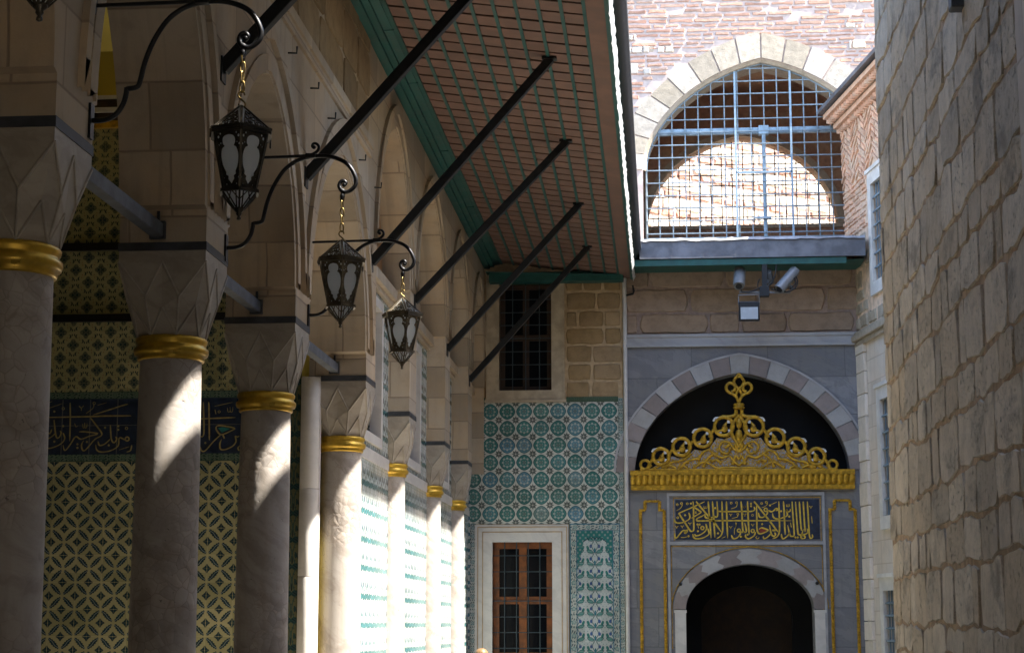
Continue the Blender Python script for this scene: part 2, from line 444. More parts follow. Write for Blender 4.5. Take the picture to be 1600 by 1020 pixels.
M['slot'] = plain('dark_gap', (.012, .030, .027), .7, 0, .2, 5, .1)  # near-black green puts the shade between soffit boards into the colour
M['bluepaint'] = plain('blue_grey_paint', (.26, .35, .42), .5, .1, .25, 6, .15)
M['bluegrille'] = plain('grey_blue_grille', (.21, .265, .30), .55, .1, .25, 6, .15)
M['bar_dark'] = plain('dark_blue_grey_bar', (.045, .065, .075), .5, .2, .2, 6, .1)
M['wood'] = plain('varnished_wood', (.22, .065, .012), .4, 0, .4, 7, .15)
M['wood_dark'] = plain('old_dark_wood', (.045, .024, .013), .6, 0, .4, 7, .2)
M['wood_board'] = plain('brown_board', (.26, .13, .05), .6, 0, .2, 3, .1)
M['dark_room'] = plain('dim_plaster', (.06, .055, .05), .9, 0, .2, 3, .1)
M['black_room'] = plain('unlit_interior', (.006, .0055, .0055), .95, 0, .2, 3, .1)  # near-black colour standing in for the darkness inside
M['plaster_yellow'] = plain('ochre_plaster', (.62, .50, .11), .9, 0, .12, 1.5, .1, False)
M['steel'] = plain('grey_camera_paint', (.20, .205, .21), .35, .2, .1, 10, .05)
M['white_paint'] = plain('white_paint', (.6, .6, .6), .6, 0, .1, 10, .05)
M['plastic'] = plain('black_plastic', (.012, .012, .013), .4, 0, .2, 10, .05)
M['navy'] = plain('navy_ground', (.016, .026, .050), .4, 0, .3, 14, .05)
M['gold_letter'] = plain('gold_lettering', (.60, .41, .05), .5, .1, .25, 20, .1)
M['cream_letter'] = plain('cream_gold_lettering', (.30, .235, .09), .45, 0, .25, 20, .1)
M['red'] = plain('red_enamel', (.25, .03, .015), .5)
M['teal'] = plain('teal_enamel', (.02, .16, .15), .5)
M['lens'] = plain('lamp_glass', (.40, .44, .47), .25, 0, .05)
def glassmat():
    n = NT('frosted_glass'); p = n.pos(True)
    d = n.new('ShaderNodeBsdfDiffuse'); d.inputs[0].default_value = (.86, .90, .91, 1)
    t = n.new('ShaderNodeBsdfTranslucent'); t.inputs[0].default_value = (.92, .96, .97, 1)
    g = n.new('ShaderNodeBsdfGlossy'); g.inputs['Roughness'].default_value = .35
    m = n.new('ShaderNodeMixShader'); m.inputs[0].default_value = .7; m2 = n.new('ShaderNodeMixShader'); m2.inputs[0].default_value = .2
    n.t.links.new(d.outputs[0], m.inputs[1]); n.t.links.new(t.outputs[0], m.inputs[2])
    n.t.links.new(m.outputs[0], m2.inputs[1]); n.t.links.new(g.outputs[0], m2.inputs[2]); n.t.links.new(m2.outputs[0], n.out.inputs[0])
    return n.mat
M['frost'] = glassmat()
def panemat():
    n = NT('window_glass'); n.b.inputs['Base Color'].default_value = (.006, .007, .009, 1); n.b.inputs['Roughness'].default_value = .05
    n.b.inputs['Specular IOR Level'].default_value = .07
    return n.mat
M['pane'] = panemat()

def coat(n, c, d_joint=None, rough=.22):
    """fired glaze: slight unevenness and gloss"""
    p = n.pos(); a = n.noise(p, 3.5, 4, .6); b = n.noise(p, 30, 3, .6)
    x, y, z = n.sep(p); tw = n.white(n.comb(((x + y) / .262).floor(), (z / .262).floor(), 5.0))
    c = n.mix(1.0, c, n.ramp(tw, [(0, (.74, .76, .74)), (1, (1, 1, 1))]), 'MULTIPLY'); chip = n.step(n.noise(p, 14, 4, .7), .70, .74); c = n.mix(chip * .6, c, (.30, .25, .18))
    c = n.mix(n.step(a, .4, .7) * .35, c, n.mix(1.0, c, (.72, .72, .66), 'MULTIPLY'))
    n.bump(a * .5 + b * .12, .12, .01)
    return n.done(c, rough, 0, .45)
def uvY(n, x0, z0, p, warp=.006):
    x, y, z = n.sep(n.pos())
    q = n.noise(n.pos(), 9, 2)
    return (x - x0 + (q - .5) * warp) / p, (z - z0 + (q - .5) * warp) / p
def tile_lozenge(name, x0, z0, p):
    n = NT(name); u, v = uvY(n, x0, z0, p)
    a, b = u + v, u - v; fa, fb = a.fract(), b.fract()
    sa, sb = (fa * math.pi).sin(), (fb * math.pi).sin()
    da, db = fa.min(1 - fa), fb.min(1 - fb)
    ser = ((fa * 44).sin() * .016, (fb * 44).sin() * .016)
    L1 = n.step(sa.max(.001) ** .8 * .125 + ser[0] - .012 - db - n.step(da, .13, .04) * .2, -.008, .008)
    L2 = n.step(sb.max(.001) ** .8 * .125 + ser[1] - .012 - da - n.step(db, .13, .04) * .2, -.008, .008)
    cu = (n.step(((fb + .5).fract() - .5 + (fa * 12.6).sin() * .02).abs(), .022, .010)) * L1
    cv = (n.step(((fa + .5).fract() - .5 + (fb * 12.6).sin() * .02).abs(), .022, .010)) * L2
    qx, qy = fa + fb - 1, fa - fb
    r = (qx * qx + qy * qy).sqrt(); th = qy.atan2(qx)
    fl = n.step(.27 + (th * 4).cos() * .055 + (th * 8).cos() * .02 - r, -.012, .012)
    hol = n.step(((th * 2).sin().abs() * r).abs(), .022, .010) * n.step(r, .05, .08)
    hol = hol.max(n.step(r, .055, .035))
    dark = L1.max(L2).max(fl * (1 - hol * .55)); light = cu.max(cv)
    jt = n.step((((u + .5).fract() - .5).abs()).min(((v + .5).fract() - .5).abs()), .014, .004)
    ground = n.mix(n.white(n.comb(u.floor(), v.floor(), 2.0)), (.32, .295, .155), (.40, .365, .205))
    c = n.mix(dark, ground, n.mix(n.noise(n.pos(), 6), (.014, .026, .045), (.022, .055, .06)))
    c = n.mix(light * .7, c, (.28, .32, .32)); c = n.mix(jt * .5, c, (.52, .47, .27))
    return coat(n, c)
def tile_quatre(name, x0, z0, p):
    n = NT(name); u, v = uvY(n, x0, z0, p)
    a, b = u + v, u - v; fa, fb = a.fract(), b.fract()
    qx, qy = fa + fb - 1, fa - fb
    r = (qx * qx + qy * qy).sqrt(); th = qy.atan2(qx)
    R0 = .40 + (th * 4).cos() * .075
    med = n.step(R0 - r, -.012, .012); rim = n.step((R0 - .065 - r).abs(), .03, .015)
    pet = n.step(((r * 26).sin() * (th * 4).cos()), .1, .4)
    # crescents half way along each lattice line
    ga, gb = (fa + .5).fract() - .5, (fb + .5).fract() - .5
    def cres(s, t):
        o1 = ((s * s) + (t * t)).sqrt(); s2 = s - .07; t2 = t.abs() - .035
        return n.step(.150 - o1, -.01, .01) * n.step(((s2 * s2) + (t2 * t2)).sqrt() - .105, -.01, .01)
    X, Y = ga + gb, ga - gb
    k1 = cres(X.abs() - .30, Y.abs() - .30)
    k2 = n.step(.09 - ((X.abs() - .09) * (X.abs() - .09) * 4 + (Y.abs() - .19) * (Y.abs() - .19)).sqrt(), -.01, .012)
    red = n.step(.035 - ((X.abs() - .48) * (X.abs() - .48) + (Y.abs() - .40) * (Y.abs() - .40)).sqrt(), -.008, .008)
    dark = (med * (1 - rim * .55) * (1 - pet * .3)).max(k1).max(k2)
    jt = n.step((((u + .5).fract() - .5).abs()).min(((v + .5).fract() - .5).abs()), .012, .004)
    ground = n.mix(n.white(n.comb(u.floor(), v.floor(), 1.0)), (.31, .285, .145), (.39, .355, .19))
    c = n.mix(dark, ground, n.mix(n.noise(n.pos(), 5), (.014, .024, .042), (.022, .06, .058)))
    c = n.mix(red, c, (.26, .07, .02)); c = n.mix(jt * .45, c, (.46, .40, .24))
    return coat(n, c)
def tile_medallion(name, x0, z0, p):
    n = NT(name); u, v = uvY(n, x0, z0, p, .004)
    cu, cv = (u + .5).floor(), (v + .5).floor(); x, y = (u + .5).fract() - .5, (v + .5).fract() - .5
    ax, ay = x.abs(), y.abs()
    r = (ax.max(.001) ** 1.65 + ay.max(.001) ** 1.65) ** (1 / 1.65); th = y.atan2(x); rr = (x * x + y * y).sqrt()
    med = n.step(.468 - r, -.012, .012); ring = n.step((r - .448).abs(), .032, .014)
    h = n.white(n.comb(cu, cv, 4.0)); h2 = n.white(n.comb(cu, cv, 9.0))
    tint = n.ramp(h, [(0, (.04, .175, .16)), (.18, (.06, .215, .195)), (.38, (.033, .155, .145)), (.6, (.08, .235, .22)), (.80, (.06, .205, .275)), (.93, (.12, .25, .34)), (1, (.16, .25, .24))])
    tint = n.mix(h2 * .35, tint, (.17, .24, .20))
    # little flowers and curls inside the medallion
    d1 = n.step((rr - .26 - (th * 8).cos() * .035).abs(), .022, .008)
    d2 = n.step(((rr * 30).cos() * (th * 4).cos()), .35, .7) * n.step(.37 - rr, 0, .03)
    d3 = n.step(.055 - ((ax - .19) * (ax - .19) + (ay - .19) * (ay - .19)).sqrt(), -.01, .012)
    d4 = n.step(.05 - ((ax - .27) * (ax - .27) + ay * ay).sqrt().min((ax * ax + (ay - .27) * (ay - .27)).sqrt()), -.01, .012)
    core = n.step(.10 - rr, -.02, .03)
    ex, ey = .5 - ax, .5 - ay; rc = (ex * ex + ey * ey).sqrt(); tc = ey.atan2(ex)
    cor = n.step(.19 + (tc * 8).cos() * .05 - rc, -.01, .012) * n.step(rc, .02, .05)
    cor2 = n.step(.022 - ((ex - .13) * (ex - .13) + (ey - .04) * (ey - .04)).sqrt().min(((ex - .04) * (ex - .04) + (ey - .13) * (ey - .13)).sqrt()), -.01, .01)
    jt = n.step(ex.min(ey), .018, .006)
    c = n.mix(h2 * .4, (.58, .59, .53), (.51, .515, .45))
    c = n.mix(cor * .9, c, (.055, .075, .07)); c = n.mix(cor2, c, (.04, .06, .06))
    c = n.mix(med, c, tint); c = n.mix(med * d2 * .65, c, (.36, .42, .38)); c = n.mix(med * d1 * .7, c, (.38, .44, .40))
    c = n.mix(med * d3.max(d4) * .75, c, (.44, .47, .42)); c = n.mix(med * n.step((rr - .33).abs(), .02, .008) * .6, c, (.02, .085, .09)); c = n.mix(med * core * .6, c, (.16, .19, .18))
    c = n.mix(ring * .8, c, (.018, .075, .085)); c = n.mix(jt * .6, c, (.45, .42, .36))
    return coat(n, c)
def tile_floral(name, x0, z0, pu, pv, axis='X', cols=((.58, .60, .55), (.05, .21, .22), (.045, .09, .24))):
    """mirror-symmetric stems, leaves and blossoms on white"""
    n = NT(name); x, y, z = n.sep(n.pos())
    q = n.noise(n.pos(), 7, 3)
    t = (x if axis == 'X' else y)
    u = ((t - x0) / pu + .5).fract() - .5; au = u.abs(); v = (z - z0) / pv; fv = v.fract() - .5
    kx = pu / pv
    X = au * kx + (q - .5) * .05
    def ell(cx, cy, rx, ry, rot):
        c_, s_ = math.cos(rot), math.sin(rot)
        dx, dy = X - cx * kx, fv - cy
        a, b = dx * c_ + dy * s_, dy * c_ - dx * s_
        return (a * a / (rx * rx) + b * b / (ry * ry))
    leaf = ell(.25, -.22, .27 * kx, .12, .1); leaf_in = n.step(1 - leaf, 0, .12); rim = n.step((leaf - .8).abs(), .35, .15)
    leaf2 = n.step(1 - ell(.38, .16, .06 * kx, .2, .5), 0, .2)
    fl = ell(.26, .2, .085 * kx, .12, 0); fl_in = n.step(1 - fl, -.1, .2)
    stem = n.step((X - ((v * math.pi * 2).sin() * .10 + .14) * kx).abs(), .028, .012)
    cen = n.step(1 - ell(0.0, .0, .05 * kx, .14, 0), 0, .2)
    curl = n.step(((X * 19 + (v * 6.2832).sin() * 2).sin() * (v * 25.13).cos()), .55, .8)
    c = n.mix(curl * .5, cols[0], lum(cols[1], .9))
    c = n.mix(stem * .8, c, (.03, .09, .09)); c = n.mix(leaf2, c, cols[1]); c = n.mix(leaf_in, c, n.mix(n.step((fv * 60 + X * 40).sin(), -.2, .4), cols[1], lum(cols[1], 1.9)))
    c = n.mix(rim * .8, c, (.02, .07, .07)); c = n.mix(fl_in, c, cols[2]); c = n.mix(cen, c, cols[1])
    return coat(n, c)
def tile_border(name, axis, p, wd, o_along, o_across, ground=(.42, .44, .40), ink=(.05, .09, .11), acc=(.06, .22, .23)):
    """running border: rosettes joined by slanting leaves"""
    n = NT(name); x, y, z = n.sep(n.pos()); q = n.noise(n.pos(), 12, 2)
    hor = axis[0] == 'h'; t = (x if axis[1] == 'x' else y)
    a, b = ((t, z) if hor else (z, t))
    u = (a - o_along) / p + (q - .5) * .05; v = (b - o_across) / wd        # v: 0..1 across
    k = p / wd; fu = u.fract() - .5; vc = v - .5
    r = ((fu * k) * (fu * k) + vc * vc).sqrt()
    ros = n.step((r - .24).abs(), .07, .03).max(n.step(.10 - r, 0, .04))
    pr = (u + .5).floor(); sg = n.white(n.comb(pr, 3.0, 1.0)); lf = ((fu.abs() - .34) * 2.2 * k * .5, vc)
    sl = n.step((((q - .5) * 14 + u * 18.85).sin() + (vc * 17 + (u * 12.57).sin() * 1.5).sin()), .35, .8) * n.step(r, .28, .34)
    edge = n.step(vc.abs(), .40, .44)
    c = n.mix(sl * .9, ground, ink); c = n.mix(ros, c, acc); c = n.mix(edge * .85, c, lum(acc, .6))
    return coat(n, c)

YP = 17.45                                     # porch end wall
YE = 29.3                                      # wall closing the street
pl0 = onY(100, 855, YP)
TPL = .2635
p0 = onY(60 + 410 / 6.375, 700 + 270 / 6.375, YP)
M['tile_loz'] = tile_lozenge('lozenge_tile', p0.x, p0.z, TPL)
p0 = onY(60 + 370 / 6.375, 360 + 520 / 6.375, YP)
M['tile_qua'] = tile_quatre('quatrefoil_tile', p0.x, p0.z, .257)
p0 = onY(740, 643.7, YE); p1 = onY(953.2, 803, YE)
M['tile_med'] = tile_medallion('medallion_tile', p0.x, p0.z, (p1.x - p0.x) / 8)
M['tile_green'] = tile_border('green_braid_tile', 'hx', .11, .075, 0, onY(100, 721, YP).z, (.13, .17, .13), (.025, .06, .05), (.07, .13, .09))
M['tile_green2'] = tile_border('green_braid_tile_far', 'hx', .10, .085, 0, 5.0, (.25, .27, .18), (.03, .07, .06), (.08, .15, .10))
M['tile_dark'] = tile_floral('dark_leaf_tile', onY(460, 700, YP).x, 0, .13, .26, 'X', ((.15, .145, .08), (.02, .04, .045), (.03, .065, .07)))
M['tile_infill'] = tile_floral('leaf_tile', 18.2, 0, .27, .30, 'Y', ((.55, .58, .56), (.04, .13, .14), (.035, .08, .13)))

# ------------------------------------------------------------------ ground
g = MB(); g.face([(-40, -30, 0), (40, -30, 0), (40, 60, 0), (-40, 60, 0)])
def pavemat():
    n = NT('paving_slabs'); p = n.pos(); x, y, z = n.sep(p)
    row = (y / .6).floor(); u = x / .9 + n.white(n.comb(row, 1.0, 1.0)); d = ((u.fract()).min(1 - u.fract()) * .9).min((y / .6).fract().min(1 - (y / .6).fract()) * .6)
    r = n.white(n.comb(u.floor(), row, 0.0)); m_ = n.noise(p, 3, 5)
    c = n.mix(r, (.40, .36, .30), (.52, .47, .39)); c = n.mix(n.step(m_, .4, .7) * .4, c, (.2, .18, .15)); c = n.mix(n.step(d, .012, .004), c, (.12, .1, .08))
    n.bump(m_, .3); return n.done(c, .7)
tag(g.build('courtyard_paving', pavemat()), kind='structure')

# ------------------------------------------------------------------ arcade
YC = [8.47, 11.38, 14.23, 17.70, 20.78, 24.20, 27.10]
XF, XB = -2.90, -3.47; CH = .285; ZB = 4.02; ZT = 7.66
bays = [(6.05, YC[0] - CH, 4.26, 1.40)]
for i in range(6):
    lo = i < 3
    bays.append((YC[i] + CH, YC[i + 1] - CH, 4.26 if lo else 5.45, (1.72, 1.42, 1.60)[i] if lo else 1.60))
bays.append((YC[6] + CH, 29.27, 5.45, 1.50))
arc = root('arcade_building', (-3.2, 17.0, 0), 'long tan stone arcade of pointed arches carried on marble columns', 'arcade')
loop = [(2.0, 0.0), (6.05, 0.0)]
for k, (a, b, sp_, rise) in enumerate(bays):
    c_, w_ = (a + b) / 2, (b - a) / 2
    if k: loop.append((a, ZB))
    loop.append((a + .0, sp_ - .02)); 
    loop += arch(c_, sp_, w_ - .05, rise, 14)
    loop.append((b, sp_ - .02)); loop.append((b, ZB) if k < 7 else (29.27, ZB))
    if k == 7: pass
loop += [(29.29, ZB), (29.29, ZT), (2.0, ZT)]
mb = MB(); vs, fs = plate([loop], XF - XB, lambda u, v, d: ((XF + XB) / 2 + d, u, v)); mb.add(vs, fs)
mb.build('wall', M['arcade'], arc)
# raised archivolts, with a groove between two fillets
for k, (a, b, sp_, rise) in enumerate(bays):
    if k == 0: continue
    c_, w_ = (a + b) / 2, (b - a) / 2
    mb = MB()
    def ring(o0, o1, d, foot):
        L = [(c_ - w_ - o1, foot)] + arch(c_, sp_, w_ + o1, rise + o1 * 1.35, 14) + [(c_ + w_ + o1, foot), (c_ + w_ + o0, foot)] + arch(c_, sp_, w_ + o0, rise + o0 * 1.35, 14)[::-1] + [(c_ - w_ - o0, foot)]
        vs, fs = plate([L], d, lambda u, v, q: (XF + d / 2 + q - .012, u, v)); mb.add(vs, fs)
    hi = .27 if k < 4 else .20
    ft = sp_ + .04
    ring(.015, .11, .028, ft); ring(hi - .075, hi, .05, ft + .12)
    mb.build('arch_moulding', M['arcade'], arc)
# string course and dressed frieze of the nearer half
mb = MB()
mb.box(XF - .01, XF + .045, 2.0, 17.45, 6.33, 6.42); mb.box(XF - .01, XF + .025, 2.0, 17.45, 6.25, 6.33)
mb.build('string_course', M['arcade'], arc)
mb = MB(); rngs = random.Random(5)
masonry(mb, 2.2, 17.35, 6.43, ZT, (.38, .46), (.7, 1.2), .012, .016, lambda u, v, d: (XF + d, u, v), seed=8, jit=.003, wave=.004, bev=.008)
mb.build('frieze', M['ashlar_tan'], arc)
# small iron hooks driven into the spandrels
for (x, y) in ((450, 83), (485, 138), (512, 185), (540, 190), (560, 250), (585, 293)):
    p = onX(x, y, XF); h = MB()
    h.tube([p, p + Vector((.07, 0, -.005)), p + Vector((.072, 0, .05))], .008, 6)
    h.build('hook', M['iron'], arc)
# blind bays: tiled infill with a barred window, board above
for k in range(4, 8):
    a, b, sp_, rise = bays[k]; c_, w_ = (a + b) / 2, (b - a) / 2
    XI = -3.15; ww = min(.60, w_ - .35); z0, z1 = 3.62, 5.10
    mb = MB()
    vs, fs = plate([[(a - .25, 0), (b + .25, 0), (b + .25, 5.32), (a - .25, 5.32)], [(c_ - ww, z0), (c_ + ww, z0), (c_ + ww, z1), (c_ - ww, z1)]], .12, lambda u, v, d: (XI - .06 + d, u, v)); mb.add(vs, fs)
    inf = mb.build('tiled_infill', M['tile_infill'], arc)
    mb = MB()
    f = .085
    for (y0, y1, q0, q1) in ((c_ - ww - f, c_ - ww + .02, z0 - f, z1 + f), (c_ + ww - .02, c_ + ww + f, z0 - f, z1 + f), (c_ - ww, c_ + ww, z0 - f, z0 + .02), (c_ - ww, c_ + ww, z1 - .02, z1 + f)):
        mb.box(XI - .10, XI + .03, y0, y1, q0, q1)
    mb.box(XI - .002, XI + .012, a - .1, b + .1, 3.34, 3.47)
    mb.build('window_frame', M['marble_w'], inf)
    mb = MB(); mb.box(XI - .16, XI - .13, c_ - ww - .05, c_ + ww + .05, z0 - .05, z1 + .05); mb.build('window_backing', M['wood_dark'], inf)  # dark sheet standing in for the unlit inside of the window
    mb = MB(); mb.box(XI - .12, XI + .10, a, b, 5.32, 5.44); mb.box(XI - .12, XI + .05, a, b, 5.26, 5.32); mb.build('sill_course', M['arcade'], arc)
    mb = MB(); vs, fs = plate([[(a, 5.44)] + arch(c_, sp_, w_ + .03, rise + .03, 12) + [(b, 5.44)]], .05, lambda u, v, d: (XI - .1 + d, u, v)); mb.add(vs, fs)
    mb.build('tympanum_board', M['wood_board'] if k == 4 else M['arcade'], arc)
# porch behind the open bays
mb = MB()
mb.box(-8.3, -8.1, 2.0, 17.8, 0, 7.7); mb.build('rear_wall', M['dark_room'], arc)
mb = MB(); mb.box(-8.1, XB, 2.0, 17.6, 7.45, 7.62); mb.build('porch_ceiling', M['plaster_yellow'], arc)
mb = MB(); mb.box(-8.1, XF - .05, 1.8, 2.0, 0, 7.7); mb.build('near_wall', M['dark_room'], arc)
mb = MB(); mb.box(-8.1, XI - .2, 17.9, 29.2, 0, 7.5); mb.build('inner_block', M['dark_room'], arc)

# ------------------------------------------------------------------ porch end wall with its tiles
pw = root('tiled_porch_wall', (-5.8, YP, 0), 'dark blue and ochre tiled wall behind the nearest columns with an inscription band', 'tiled wall')
XL, XR = -8.1, -3.47
def zP(y): return onY(150, y, YP).z
mb = MB(); mb.box(XL, XR, YP + .02, YP + .3, 0, 7.62); mb.build('wall', M['plaster_yellow'], pw)
def sheet(name, mat, x0, x1, z0, z1, Yf, th, parent):
    mb = MB(); mb.box(x0, x1, Yf, Yf + th, z0, z1); return mb.build(name, mat, parent)
xb = onY(449, 700, YP).x
sheet('lozenge_tiles', M['tile_loz'], XL, xb, 0, zP(721), YP, .02, pw)
sheet('braid_border', M['tile_green'], XL, xb, zP(721), zP(709.5), YP - .002, .022, pw)
insc = sheet('inscription_band', M['navy'], XL, xb, zP(709.5), zP(623), YP - .002, .022, pw)
mb = MB(); mb.box(XL, xb, YP - .002, YP + .02, zP(623), zP(612)); o = mb.build('braid_border', tile_border('green_braid_upper', 'hx', .11, zP(612) - zP(623), 0, zP(623), (.13, .17, .13), (.025, .06, .05), (.07, .13, .09)), pw)
sheet('quatrefoil_tiles', M['tile_qua'], XL, xb, zP(612), 6.62, YP, .02, pw)
for z in (zP(498), zP(387)):
    mb = MB(); mb.box(XL, XR - .0, YP - .05, YP - .004, z - .035, z + .04); mb.build('iron_band', M['iron'], pw)
sheet('leaf_border', M['tile_dark'], xb, onY(469, 700, YP).x, 0, 6.62, YP - .004, .024, pw)
mb = MB()
for (z0, z1, d, mt) in ((6.62, 6.69, .05, 0), (6.69, 6.78, .03, 1), (6.78, 6.83, .06, 2), (6.83, 6.92, .035, 1), (6.92, 6.96, .05, 2)):
    mb.box(XL, XR, YP - d, YP + .02, z0, z1, .5, mt)
mb.build('painted_cornice', [M['gold_dim'], M['wood_dark'], M['marble_w']], pw)
mb = MB(); jx = onY(484, 800, YP).x
for z0, z1 in ((0, 1.0), (1.004, 2.05), (2.054, 2.9), (2.904, 4.0)):
    mb.lathe([(.092, z0), (.094, z0 + .01), (.094, z1 - .01), (.092, z1)], (jx, YP - .06, 0), 20)
mb.box(onY(470, 800, YP).x, XB + .12, YP - .05, YP + .02, 0, 4.02)
mb.build('marble_jamb', M['marble_w'], pw)
# ------------------------------------------------------------------ columns
XC = -3.185
def make_column(y, label):
    c = root('marble_column', (XC, y, 0), label, 'column', 'columns carrying the arcade')
    L = lambda mb, name, mat, par=c: mb.build(name, mat, par, off=(0, 0, 0))
    mb = MB(); mb.lathe([(.232, .16), (.240, .22), (.225, .26), (.216, .30), (.214, 1.2), (.207, 2.4), (.199, 3.31)], n=40); L(mb, 'shaft', M['marble_col'])
    mb = MB(); mb.box(-.3, .3, -.3, .3, 0, .12); mb.lathe([(.29, .12), (.30, .15), (.28, .175), (.232, .18)], n=32); L(mb, 'base', M['marble_cap'])
    mb = MB(); mb.lathe([(.198, 3.285), (.214, 3.287), (.219, 3.30), (.214, 3.315), (.236, 3.325), (.243, 3.345), (.241, 3.365), (.226, 3.378), (.222, 3.392), (.232, 3.405), (.234, 3.425), (.222, 3.438), (.2, 3.44)], n=40); L(mb, 'gilt_collar', M['gold'])
    # faceted capital of Turkish triangles
    mb = MB(); h = CH
    zt, zq, zp, zb = 3.90, 3.675, 3.625, 3.435
    T = []; 
    for k in range(8):
        a = math.pi / 4 * k
        r = h if k % 2 == 0 else h * math.sqrt(2)
        T.append(Vector((r * math.cos(a), r * math.sin(a), zt)))
    Q = [Vector(((.292 if True else 0) * math.cos(math.pi / 4 * (k + .5)), .292 * math.sin(math.pi / 4 * (k + .5)), zq)) for k in range(8)]
    P = [Vector(((.250 if k % 2 == 0 else .292) * math.cos(math.pi / 4 * k), (.250 if k % 2 == 0 else .292) * math.sin(math.pi / 4 * k), zp - (.02 if k % 2 == 0 else 0))) for k in range(8)]
    B = [Vector((.218 * math.cos(math.pi / 4 * (k + .5)), .218 * math.sin(math.pi / 4 * (k + .5)), zb)) for k in range(8)]
    TT = [Vector((t.x, t.y, 3.975)) for t in T]
    for k in range(8):
        k1 = (k + 1) % 8; km = (k - 1) % 8
        mb.face([TT[k], TT[k1], T[k1], T[k]]); mb.face([T[k], T[k1], Q[k]])
        mb.face([T[k], Q[k], P[k]]); mb.face([T[k], P[k], Q[km]])
        mb.face([P[k], Q[k], B[k]]); mb.face([P[k], B[km], Q[km]]); mb.face([P[k], B[k], B[km]])
    mb.face(TT); mb.face(B[::-1])
    for k in range(8):
        k1 = (k + 1) % 8; km = (k - 1) % 8
        for a, b in ((T[k], Q[k]), (T[k1], Q[k]), (P[k], B[k]), (P[k], B[km]), (Q[k], B[k])):
            mb.tube([a, b], .009, 5, cap=False)
    L(mb, 'capital', M['marble_cap'])
    mb = MB(); mb.box(-h - .006, h + .006, -h - .006, h + .006, 3.972, 4.026); L(mb, 'lead_band', M['lead_band'])
    return c
clab = ['nearest marble column at the left edge, almost black in shade with a thin sliver of sun',
        'thick mottled marble column with a curved sunlit patch and the pierced lantern above it',
        'third column from the left, plain veined marble with a small sunlit patch below its gilt collar',
        'stout pitted column lit white down its right side, beside the dark tile strip and pale jamb',
        'narrow looking column between the two brightest sunlit tile panels',
        'rust stained column second from the far end of the arcade',
        'farthest marble column, next to the tiled end wall and the brown window']
for y, lb in zip(YC, clab): make_column(y, lb)

# ------------------------------------------------------------------ tie rods
tl = ['grey iron tie bar running from the shaded nearest capital to the second column', 'grey iron tie bar between the second and third columns', 'grey iron tie bar meeting the block above the fourth column with a cracked joint']
for i in range(3):
    a, b = YC[i] + CH - .01, YC[i + 1] - CH + .015
    t = root('iron_tie_bar', (XC - .03, a, 4.10), tl[i], 'tie bar', 'tie bars across the open arches')
    mb = MB(); mb.box(-.04, .04, 0, b - a, -.045, .045); mb.build('bar', M['tie'], t, off=(0, 0, 0), bevel=.006)
    mb = MB(); mb.box(-.05, .05, b - a - .05, b - a - .005, -.055, .06); mb.bar((0, b - a - .02, .05), (0, b - a - .02, .13), .018); mb.build('end_plate', M['lead_band'], t, off=(0, 0, 0))

# ------------------------------------------------------------------ wrought iron brackets
SB = 11.6 / FPX
def smoothpath(P, k=4):
    out = []
    for i in range(len(P) - 1):
        a = Vector(P[max(i - 1, 0)]); b = Vector(P[i]); c = Vector(P[i + 1]); d = Vector(P[min(i + 2, len(P) - 1)])
        for j in range(k):
            t = j / k
            out.append(0.5 * ((2 * b) + (c - a) * t + (2 * a - 5 * b + 4 * c - d) * t * t + (3 * b - a - 3 * c + d) * t ** 3))
    out.append(Vector(P[-1])); return out
def bl(x, y): return Vector(((x - 340) * SB * 1.0, 0, (372 - y) * SB))
main_px = [(336, 372), (350, 373), (363, 371), (374, 364), (382, 351), (385, 338)]
main2_px = [(385, 333), (398, 331), (402, 323), (407, 300), (417, 273), (433, 247), (450, 233), (467, 226), (484, 223), (502, 223), (520, 227), (536, 235), (547, 248), (553, 263), (552, 273), (546, 280), (538, 284), (530, 281), (526, 274), (528, 267), (533, 265), (537, 269), (534, 273)]
bar_px = [(336, 224), (420, 223), (466, 222), (480, 220), (489, 214), (491, 207), (487, 202), (482, 202), (480, 206), (483, 209)]
def make_bracket(y, z, label):
    r = root('scroll_bracket', (XF, y, z), label, 'bracket', 'wrought iron lantern brackets')
    L = lambda mb, name: mb.build(name, M['iron'], r, off=(0, 0, 0))
    mb = MB()
    P = smoothpath([bl(*p) for p in main_px], 4) + smoothpath([bl(*p) for p in main2_px], 4)
    n = len(P); mb.tube(P, [.0145 if i < n * .8 else .0165 - .006 * (i - n * .8) / (n * .2) for i in range(n)], 8); mb.ball(bl(534, 272), .016); L(mb, 'arm')
    mb = MB(); P = smoothpath([bl(*p) for p in bar_px], 4); mb.tube(P, [.011 if i < len(P) * .5 else .010 for i in range(len(P))], 7); mb.ball(bl(483, 208), .014)
    mb.box(bl(470, 0).x, bl(486, 0).x, -.02, .02, bl(0, 226).z, bl(0, 219).z); L(mb, 'top_bar')
    mb = MB(); mb.box(-.003, .014, -.028, .028, -.10, .085); L(mb, 'foot_plate'); mb = MB(); mb.box(-.003, .012, -.025, .025, bl(0, 224).z - .05, bl(0, 224).z + .05); L(mb, 'wall_plate')
    mb = MB(); q = bl(531, 283)
    mb.lathe([(.004, .02), (.012, .015), (.006, 0), (.016, -.022), (.018, -.036), (.008, -.052), (.010, -.060)][::-1], (q.x, 0, q.z), 10); L(mb, 'drop')
    return r
BE = bl(531, 296)                               # where a chain hangs from
brk = [(8.70, 4.15, 'iron scroll bracket rising from the nearest capital block, its hook cut by the top edge'),
       (11.60, 4.094, 'black scroll bracket behind the largest whole lantern, carrying the middle lantern'),
       (14.45, 4.124, 'glossy scroll bracket carrying the farthest lantern'),
       (5.75, 4.17, 'scroll bracket holding the lantern cut off in the top left corner')]
for y, z, lb in brk: make_bracket(y, z, lb)

